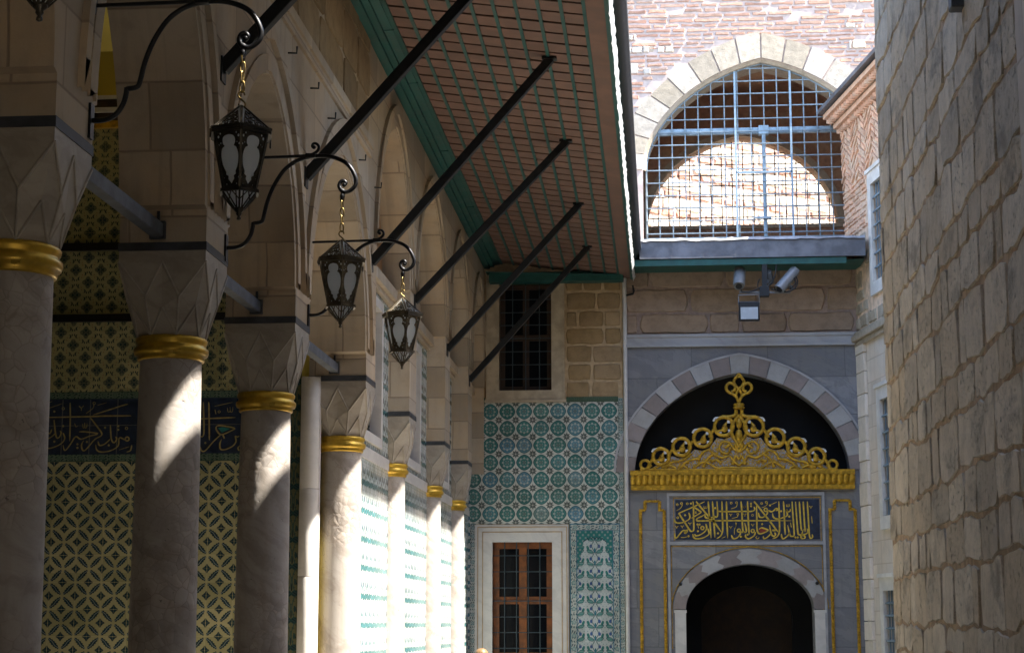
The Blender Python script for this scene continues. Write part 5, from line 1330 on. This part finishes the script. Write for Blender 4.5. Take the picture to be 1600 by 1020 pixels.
for i in range(len(L) - 1):
    mb.face([(p[0], YV - .025, p[1]) for p in (L[i], L[i + 1], L2[i + 1], L2[i])]); mb.face([(L[i][0], YV - .025, L[i][1]), (L[i + 1][0], YV - .025, L[i + 1][1]), (L[i + 1][0], YV + .41, L[i + 1][1]), (L[i][0], YV + .41, L[i][1])])
mb.box(cA.x - wA - .2, cA.x + wA + .2, YV - .04, YV + .42, zB - .07, zB)
mb.build('inner_arch_trim', M['tan_stone'], uw)
# sunlit wall of the court beyond
cw = root('court_wall', (1.6, 38.0, 0), 'sunlit wall of pale stones and brick courses seen through both arches', 'stone wall')
a_ = R_(36); ux, uy = math.cos(a_), math.sin(a_)
def c3(u, v, d): return (2.2 + u * ux + d * uy, 38.0 + u * uy * -1 * -1 - d * ux, v)
mb = MB(); P = [c3(-7, 4, 0), c3(7, 4, 0), c3(7, 15, 0), c3(-7, 15, 0)]; mb.face(P); mb.build('mortar_bed', plain('chalky_mortar', (.60, .48, .40), .95, 0, .2, 6, .4, False), cw)
mb = MB(); v = 8.0; rr = random.Random(6); i = 0
while v < 12.6:
    h_ = .27 if i % 2 == 0 else .15
    masonry(mb, -4.5, 4.5, v, v + h_, (h_, h_ + .001), (.3, .7) if i % 2 == 0 else (.25, .5), .03, .04, c3, seed=50 + i, jit=.02, wave=0, bev=.03, mi=0 if i % 2 == 0 else 1); v += h_; i += 1
mb.build('stones', [stone('sunlit_white_stone', (.62, .56, .47), .15, (.60, .50, .38), bump=.6), M['brick']], cw)
# window grilles
gr = root('arch_grille', (bx, YU + .12, 7.6), 'grey blue iron grille of square mesh filling the great upper arch', 'grille')
Yg = YU + .12
pitch = 21.0 * Yg / FPX
def topz(x, c=AR, off=.06):
    t = abs(x - c[0]) / (c[2] - off)
    if t >= 1: return None
    return c[1] + (c[3] - off) * ((1 - c[4]) * math.sqrt(1 - t * t) + c[4] * (1 - t))
def halfw(z, c=AR, off=.06):
    lo, hi = 0, c[2] - off
    if z <= c[1]: return hi
    for _ in range(30):
        m_ = (lo + hi) / 2
        if topz(c[0] + m_, c, off) is not None and topz(c[0] + m_, c, off) > z: lo = m_
        else: hi = m_
    return lo
gz0 = onY(1189, 371, Yg).z; gx_ = onY(1194, 200, Yg).x
mb = MB()
for k in range(-11, 12):
    x = gx_ + pitch * k; t = topz(x)
    if t: mb.bar((x, Yg, gz0), (x, Yg, t), .019)
z = onY(1189, 127, Yg).z; zs_list = [z - pitch * .985 * k for k in range(-1, 13)]
for z in zs_list:
    if z > gz0 + .05 and z < AR[1] + AR[3] - .1:
        h_ = halfw(z); mb.bar((bx - h_, Yg - .016, z), (bx + h_, Yg - .016, z), .018)
mb.build('mesh_bars', M['bluegrille'], gr)
mb = MB(); L = arch(bx, bz0, bwid - .055, bz1 - bz0 - .055, 18, .22)
P = [(bx - bwid + .055, Yg, gz0)] + [(p[0], Yg, p[1]) for p in L] + [(bx + bwid - .055, Yg, gz0)]
mb.tube(P, .022, 6); mb.bar((bx - bwid, Yg, gz0), (bx + bwid, Yg, gz0), .04, .03)
mb.build('outer_frame', M['bluegrille'], gr)
mb = MB(); zb_ = onY(1189, 203, Yg).z; hb = halfw(zb_) + .04
mb.box(bx - hb, bx + hb, Yg + .02, Yg + .10, zb_ - .055, zb_ + .05)
px_ = onY(1193, 200, Yg).x; mb.box(px_ - .03, px_ + .03, Yg + .0, Yg + .12, gz0, zb_ + .05); mb.box(px_ - .085, px_ + .085, Yg - .02, Yg + .13, zb_ - .075, zb_ + .075)
mb.build('cross_beam', M['bluepaint'], gr, bevel=.006)
mb = MB(); q0, q1 = onY(1151, 300, Yg).x, onY(1238, 300, Yg).x
for q in (q0, q1): mb.bar((q, Yg - .04, gz0), (q, Yg - .04, topz(q)), .034)
mb.bar((q0, Yg - .04, onY(1189, 270, Yg).z), (q1, Yg - .04, onY(1189, 270, Yg).z), .034); mb.bar((onY(1178, 341, Yg).x, Yg - .05, onY(1178, 341, Yg).z), (onY(1205, 341, Yg).x, Yg - .05, onY(1205, 341, Yg).z), .03)
mb.build('hatch_frame', M['bluepaint'], gr)
g2 = root('inner_grille', (cA.x, YV + .25, zB), 'dark iron grille across the far inner arch', 'grille')
mb = MB(); p2 = 17.0 * YV / FPX; AI = (cA.x, zB, wA, cA.z - zB, .1); Yh = YV + .25
for k in range(-9, 10):
    x = cA.x + .04 + p2 * k; t = topz(x, AI, .01)
    if t: mb.bar((x, Yh, zB), (x, Yh, t), .020)
for k in range(1, 8):
    z = zB + p2 * 1.02 * k
    if z < cA.z - .08: h_ = halfw(z, AI, .01); mb.bar((cA.x - h_, Yh - .014, z), (cA.x + h_, Yh - .014, z), .018)
mb.build('mesh_bars', M['iron'], g2)

# ------------------------------------------------------------------ corner building on the right
Fc = Vector((3.25, 29.3, 0)); du = Vector((.168, -.9858, 0)); dn = Vector((-.9858, -.168, 0))
def k3(u, v, d=0.0): p = Fc + du * u + dn * d; return (p.x, p.y, v)
def onC(x, y):
    r = Vector(ray(x, y)); o = Vector((0, 0, EYE)); t = (Fc - o).dot(dn) / r.dot(dn); p = o + r * t
    return (p - Fc).dot(du), p.z
cb = root('corner_building', (4.2, 28.0, 0), 'corner building of orange patterned brick over pale stone with barred windows and tooth brick eave', 'building')
UN, UF = 3.1, -.62
ub0, vb0 = onC(1362, 452); ub1, vb1 = onC(1384, 268)
wins = []
for (x0, x1, yt, yb) in ((1367, 1383.5, 283, 440), (1382, 1398, 622, 806), (1387, 1404, 922, 1060)):
    ua, _ = onC(x0, (yt + yb) / 2); ubb, _ = onC(x1, (yt + yb) / 2); um = (ua + ubb) / 2
    wins.append((ua, ubb, onC(x0 + 4, yb)[1], onC(x0 + 4, yt)[1]))
def kbox(mb, u0, u1, v0, v1, d0, d1, rnd=.5, mi=0):
    P = [k3(u, v, d) for v in (v0, v1) for d in (d0, d1) for u in (u0, u1)]
    mb.add(P, [(0, 2, 3, 1), (4, 5, 7, 6), (0, 1, 5, 4), (2, 6, 7, 3), (0, 4, 6, 2), (1, 3, 7, 5)], rnd, mi)
zc0 = onC(1345, 532)[1]; zc1 = onC(1345, 514)[1]; zbk = onC(1335, 372)[1]; zev = onC(1345, 150)[1] - .02
zev = 10.06
holes = [[(a, c), (b, c), (b, d), (a, d)] for a, b, c, d in wins]
def wallpart(z0, z1, hs, name, mat):
    mb = MB(); vs, fs = plate([[(UF, z0), (UN, z0), (UN, z1), (UF, z1)]] + hs, .4, lambda u, v, d: k3(u, v, -.2 + d)); mb.add(vs, fs); return mb.build(name, mat, cb)
wallpart(0, zc0, holes[1:], 'lower_wall', M['pale_quoin'])
wallpart(zc0, zev + .1, holes[:1], 'upper_wall', M['mortar_orange'])
mb = MB(); kbox(mb, UN - .3, UN, 0, zev, -3.0, -.41); kbox(mb, UF, UN - .3, 0, zev, -3.0, -2.6); mb.build('side_wall', M['pale_quoin'], cb)
# quoin pier
mb = MB(); uq = onC(1362, 800)[0]; v = 0.0; rq = random.Random(8)
while v < zc0 - .15:
    h_ = rq.uniform(.30, .42); kbox(mb, UF, uq + rq.uniform(-.02, .02), v + .006, min(v + h_, zc0 - .02) - .006, 0, .05 + rq.uniform(0, .015), rq.random()); v += h_
mb.build('quoin_pier', stone('pale_pink_quoin', (.74, .66, .57), .12, (.75, .65, .53), bump=.25, dark=.75), cb, bevel=.008)
mb = MB()
for (a, b, d) in ((zc0 - .10, zc0 - .02, .07), (zc0 - .02, zc0 + .07, .13), (zc0 + .07, zc0 + .13, .09)): kbox(mb, UF, UN, a, b, 0, d)
mb.build('stone_cornice', M['tan_stone'], cb, bevel=.01)
inwin = lambda u, v: any(a - .24 < u < b + .24 and c - .28 < v < d + .28 for a, b, c, d in wins)
mb = MB(); masonry(mb, UF + .05, UN - .03, zc0 + .16, zbk, (.18, .34), (.25, .6), .05, .03, k3, lambda u, v: not inwin(u, v), seed=41, jit=.03, wave=.02, bev=.025); mb.build('rubble_stones', M['tan_stone'], cb)
# patterned brickwork: coursed, then panels of slanting bricks
mb = MB(); rb2 = random.Random(12)
masonry(mb, UF + .02, UN - .02, zbk + .02, zbk + .9, (.075, .11), (.2, .42), .035, .035, k3, lambda u, v: not inwin(u, v), seed=43, jit=.014, wave=.03, bev=.012)
uu = UF
pid = 0
while uu < UN - .05:
    wdp = .40
    v = zbk + .92
    while v < zev - .28:
        for s_ in (0, 1):
            sl_ = 1 if pid % 2 == 0 else -1
            a0_, a1_ = uu + .012 + s_ * wdp / 2, uu + wdp / 2 - .012 + s_ * wdp / 2
            dz = sl_ * rb2.uniform(.08, .15) * (1 if s_ == 0 else -1); h_ = rb2.uniform(.05, .085)
            if rb2.random() > .08 and not inwin(a0_, v) and not inwin(a1_, v):
                d_ = .022 + rb2.random() * .018; rn = rb2.random(); j = rb2.uniform(-.018, .018)
                A = [(a0_, v + j), (a1_, v + dz + j), (a1_, v + dz + h_ + j), (a0_, v + h_ + j)]
                O_ = [k3(*p, 0) for p in A]; I_ = [k3(*p, d_) for p in A]
                mb.face(I_, rn)
                for q in range(4): mb.face([O_[q], O_[(q + 1) % 4], I_[(q + 1) % 4], I_[q]], rn)
        v += .118
    uu += wdp; pid += 1
mb.build('patterned_bricks', M['brick_orange'], cb)
# corbelled tooth-brick eave
mb = MB()
for r in range(4):
    zr_ = zev - .26 + r * .085; dd = .06 + r * .085
    if r % 2 == 0:
        kbox(mb, UF - .02, UN, zr_ + .02, zr_ + .085, -.05, dd - .03, .4)
        u = UF
        while u < UN:
            c_ = Vector(k3(u + .06, zr_, dd - .03)); a = [k3(u, zr_, dd - .05), k3(u + .06, zr_, dd + .05), k3(u + .12, zr_, dd - .05)]
            b = [(p[0], p[1], p[2] + .07) for p in a]; mb.add(a + b, [(0, 1, 2), (3, 5, 4), (0, 3, 4, 1), (1, 4, 5, 2)], rb2.random()); u += .135
    else: kbox(mb, UF - .02, UN, zr_, zr_ + .08, -.05, dd, .55)
mb.build('tooth_eave', M['brick_orange'], cb)
mb = MB(); P0 = [k3(UF - .1, zev + .10, .40), k3(UN, zev + .10, .40), k3(UN, zev + .55, -3.2), k3(UF - .1, zev + .55, -3.2)]
P1 = [(p[0], p[1], p[2] + .07) for p in P0]; mb.add(P0 + P1, [(0, 1, 2, 3), (4, 7, 6, 5), (0, 4, 5, 1), (3, 2, 6, 7), (0, 3, 7, 4), (1, 5, 6, 2)]); mb.build('lead_roof', M['lead'], cb)
mb = MB(); kbox(mb, UF + .0, UF + .55, zbk - .25, zbk + .06, -.01, .035); mb.build('lead_flashing', M['lead'], cb)
for i, (a, b, c, d) in enumerate(wins):
    mb = MB(); o = .17
    kbox(mb, a - o, a, c - .2, d + .2, -.12, .055); kbox(mb, b, b + o, c - .2, d + .2, -.12, .055); kbox(mb, a, b, c - .2, c, -.12, .055); kbox(mb, a, b, d, d + .2, -.12, .055); kbox(mb, a - o - .03, b + o + .03, d + .2, d + .26, -.1, .085)
    wf = mb.build('window_frame', plain('white_marble_surround', (.70, .66, .60), .6, 0, .15, 4, .15, False), cb)
    mb = MB()
    for q in range(1, 4): u = a + (b - a) * q / 4; mb.bar(k3(u, c, .0), k3(u, d, .0), .022)
    nz = 7
    for q in range(1, nz): z = c + (d - c) * q / nz; mb.bar(k3(a, z, .018), k3(b, z, .018), .02); [mb.ball(k3(a + (b - a) * s_ / 4, z, .012), .028, 6) for s_ in (1, 2, 3)]
    mb.build('iron_grille', M['bluegrille'], wf)
    mb = MB(); kbox(mb, a - .1, b + .1, c - .1, d + .1, -.36, -.33); mb.build('window_backing', M['wood_dark'], wf)
# narrow stone edge of the block farther right of the street, hiding nothing
# ------------------------------------------------------------------ cameras, lamp and hooks hung from the canopy
def cyl(mb, a, b, r, n=16, mi=0): mb.tube([a, a + (b - a) * .02, b - (b - a) * .02, b], [r * .94, r, r, r * .94], n, mi)
YC_ = YK + .06
def H(x, y, Y=YK + .05): return onY(x, y, Y)
mp = root('camera_pole', H(1194, 413), 'black mounting pole with loose cables hanging below the canopy beam', 'pole')
mb = MB(); a, b = H(1194.5, 408), H(1194.5, 463); mb.bar(a, b, .085, .085); mb.box(b.x - .075, b.x + .075, YC_ - .08, YC_ + .07, H(1194, 464).z, H(1194, 448).z); mb.build('post', M['plastic'], mp, bevel=.008)
mb = MB()
for P in ([(1213, 413), (1212, 425), (1207, 440), (1200, 447)], [(1187, 436), (1184, 443), (1185, 450), (1190, 452)], [(1158, 452), (1160, 456), (1175, 455), (1186, 450)], [(1244, 432), (1246, 442), (1240, 452), (1225, 456), (1205, 452)], [(1241, 434), (1243, 443), (1234, 452)]):
    mb.tube(smoothpath([H(*p, YK + .0) for p in P], 4), .011, 6)
mb.build('cable', M['plastic'], mp)
mb = MB(); mb.bar(H(1155, 456.5), H(1235, 457), .035, .03); mb.build('cross_arm', M['steel'], mp)
def camera(label, tail, nose, r):
    c = root('security_camera', (tail + nose) / 2, label, 'camera', 'security cameras under the canopy')
    d = (nose - tail).normalized()
    mb = MB(); cyl(mb, tail, nose, r, 20); mb.build('housing', M['steel'], c)
    side = d.cross(Vector((0, 0, 1))).normalized(); upv = side.cross(d).normalized()
    mb = MB(); rows = []
    for t in (-.03, 1.06):
        p = tail + (nose - tail) * t
        rows.append([p + (side * math.cos(a) + upv * math.sin(a)) * r * 1.14 for a in [math.pi * k / 12 for k in range(-1, 14)]])
    mb.grid(rows, False); mb.build('sun_shield', M['steel'], c)
    mb = MB(); mb.tube([nose, nose + d * .012], r * .62, 16); mb.build('lens', M['plastic'], c)
    mb = MB(); q = tail.lerp(nose, .55) - upv * r; mb.bar(q, q - upv * .09, .035); mb.build('mount', M['steel'], c)
    return c
camera('left security camera, a pale cylinder aimed at the viewer beside the black pole', H(1156, 424, YK + .25), H(1154.5, 447, YK - .03), .085)
camera('right security camera slanting down to the left with a looped cable', H(1242, 424, YK + .12), H(1218, 452, YK - .06), .082)
camera('middle security camera half hidden behind the black pole', H(1199, 424, YK + .12), H(1203, 442, YK + .3), .065)
fl = root('floodlight', H(1170, 486), 'square black floodlight with a pale glass front hanging below the cameras', 'floodlight')
y0 = YK - .02; a, b, c, d = H(1154.5, 501.5, y0), H(1187, 501.5, y0), H(1187, 470.5, y0), H(1154.5, 470.5, y0)
mb = MB(); mb.box(a.x, b.x, y0 - .02, y0 + .06, a.z, c.z); mb.build('housing', M['plastic'], fl, bevel=.015)
mb = MB(); q = H(1157.5, 499, y0), H(1184, 480, y0); mb.box(q[0].x, q[1].x, y0 - .026, y0 - .015, q[0].z, q[1].z); mb.build('glass_front', M['lens'], fl)
mb = MB(); mb.tube([H(1154, 476, y0 + .03), H(1154, 461, y0 + .03), H(1186, 460, y0 + .03), H(1186.5, 476, y0 + .03)], .010, 6); mb.bar(H(1186, 461, y0 + .05), H(1192, 457, y0 + .08), .02); mb.build('bracket', M['steel'], fl)
hk = root('iron_hook', onY(982, 458, YE), 'black angled iron hook on the edge of the pink stone wall', 'hook')
mb = MB(); mb.tube([onY(976, 462, YE - .02), onY(989, 459, YE - .10), onY(990.5, 455, YE - .12), onY(988.5, 446, YE - .12)], .017, 7); mb.build('bent_bar', M['iron'], hk)
bp = root('blue_clip', onY(980, 419, YE - .05), 'small blue metal clip under the canopy corner', 'clip')
mb = MB(); a, b = onY(970, 421.5, YE - .1), onY(992, 417.5, YE - .1); mb.box(a.x, b.x, YE - .14, YE - .06, a.z, b.z); mb.bar(Vector((a.x + .06, YE - .12, a.z)), Vector((a.x + .06, YE - .02, a.z - .05)), .03); mb.build('plate', plain('blue_enamel', (.08, .16, .30), .4), bp)

# ------------------------------------------------------------------ a passer-by, only the crown of the head in view
PX = onY(752.5, 1012, 19.8); HZ = PX.z
def person(loc, H_):
    p = root('person', loc, 'person with light brown hair, only the top of the head showing below the brown window', 'person')
    s = H_ / 1.7
    J = {'pel': (0, 0, .92), 'spi': (0, .01, 1.12), 'che': (0, 0, 1.32), 'nec': (0, .01, 1.45), 'hea': (0, -.005, 1.52), 'crn': (0, -.01, 1.62),
         'sl': (-.17, 0, 1.38), 'el': (-.22, .02, 1.12), 'wl': (-.22, -.06, .88), 'hl': (-.22, -.09, .79), 'sr': (.17, 0, 1.38), 'er': (.22, .02, 1.12), 'wr': (.22, -.06, .88), 'hr': (.22, -.09, .79),
         'pl': (-.09, 0, .88), 'kl': (-.10, -.02, .48), 'al': (-.10, .02, .09), 'fl': (-.11, -.13, .04), 'pr': (.09, 0, .88), 'kr': (.10, -.02, .48), 'ar': (.10, .02, .09), 'fr': (.11, -.13, .04)}
    rad = {'pel': .14, 'spi': .115, 'che': .13, 'nec': .055, 'hea': .082, 'crn': .078, 'sl': .06, 'el': .042, 'wl': .03, 'hl': .035, 'pl': .09, 'kl': .06, 'al': .04, 'fl': .035}
    keys = list(J); idx = {k: i for i, k in enumerate(keys)}
    E = [('pel', 'spi'), ('spi', 'che'), ('che', 'nec'), ('nec', 'hea'), ('hea', 'crn')] + [e for q in 'lr' for e in (('che', 's' + q), ('s' + q, 'e' + q), ('e' + q, 'w' + q), ('w' + q, 'h' + q), ('pel', 'p' + q), ('p' + q, 'k' + q), ('k' + q, 'a' + q), ('a' + q, 'f' + q))]
    me = bpy.data.meshes.new('body'); me.from_pydata([tuple(c * s for c in J[k]) for k in keys], [(idx[a], idx[b]) for a, b in E], [])
    o = bpy.data.objects.new('body', me); col.objects.link(o); o.parent = p
    m = o.modifiers.new('skin', 'SKIN'); o.modifiers.new('sub', 'SUBSURF').levels = 2; o.modifiers['sub'].render_levels = 2
    for i, k in enumerate(keys):
        r = rad.get(k, rad.get(k[0] + 'l', .05)) * s; me.skin_vertices[0].data[i].radius = (r, r)
    me.skin_vertices[0].data[0].use_root = True
    me.materials.append(plain('skin', (.50, .30, .21), .5))
    mb = MB(); rows = []
    for (z, r, y) in ((1.47, .098, .03), (1.53, .108, .02), (1.59, .110, .012), (1.64, .100, .006), (1.675, .076, .0), (1.695, .042, -.0), (1.70, .008, 0)):
        rows.append([(r * .92 * s * math.cos(2 * math.pi * k / 24) * (1 + .03 * math.sin(7 * k)), (y + r * 1.05 * math.sin(2 * math.pi * k / 24) * (1 + .03 * math.cos(5 * k))) * s, z * s) for k in range(24)])
    mb.grid(rows, True)
    n = NT('light_brown_hair'); q = n.pos(True); x, y, z = n.sep(q); st_ = n.noise(n.comb(x * 60, y * 60, z * 4), 1.0, 4)
    mb.build('hair', n.done(n.mix(st_, (.06, .03, .013), (.24, .14, .06)), .5), p, off=(0, 0, 0))
    mb = MB(); rows = []
    for (z, rx, ry) in ((.80, .20, .15), (.95, .185, .145), (1.12, .165, .13), (1.30, .19, .14), (1.40, .16, .11), (1.455, .075, .075)):
        rows.append([(rx * s * math.cos(2 * math.pi * k / 24), ry * s * math.sin(2 * math.pi * k / 24), z * s) for k in range(24)])
    mb.grid(rows, True); mb.build('jacket', plain('grey_blue_cloth', (.10, .13, .18), .9), p, off=(0, 0, 0))
    return p
person((PX.x, 19.8, 0), HZ - 0.0)
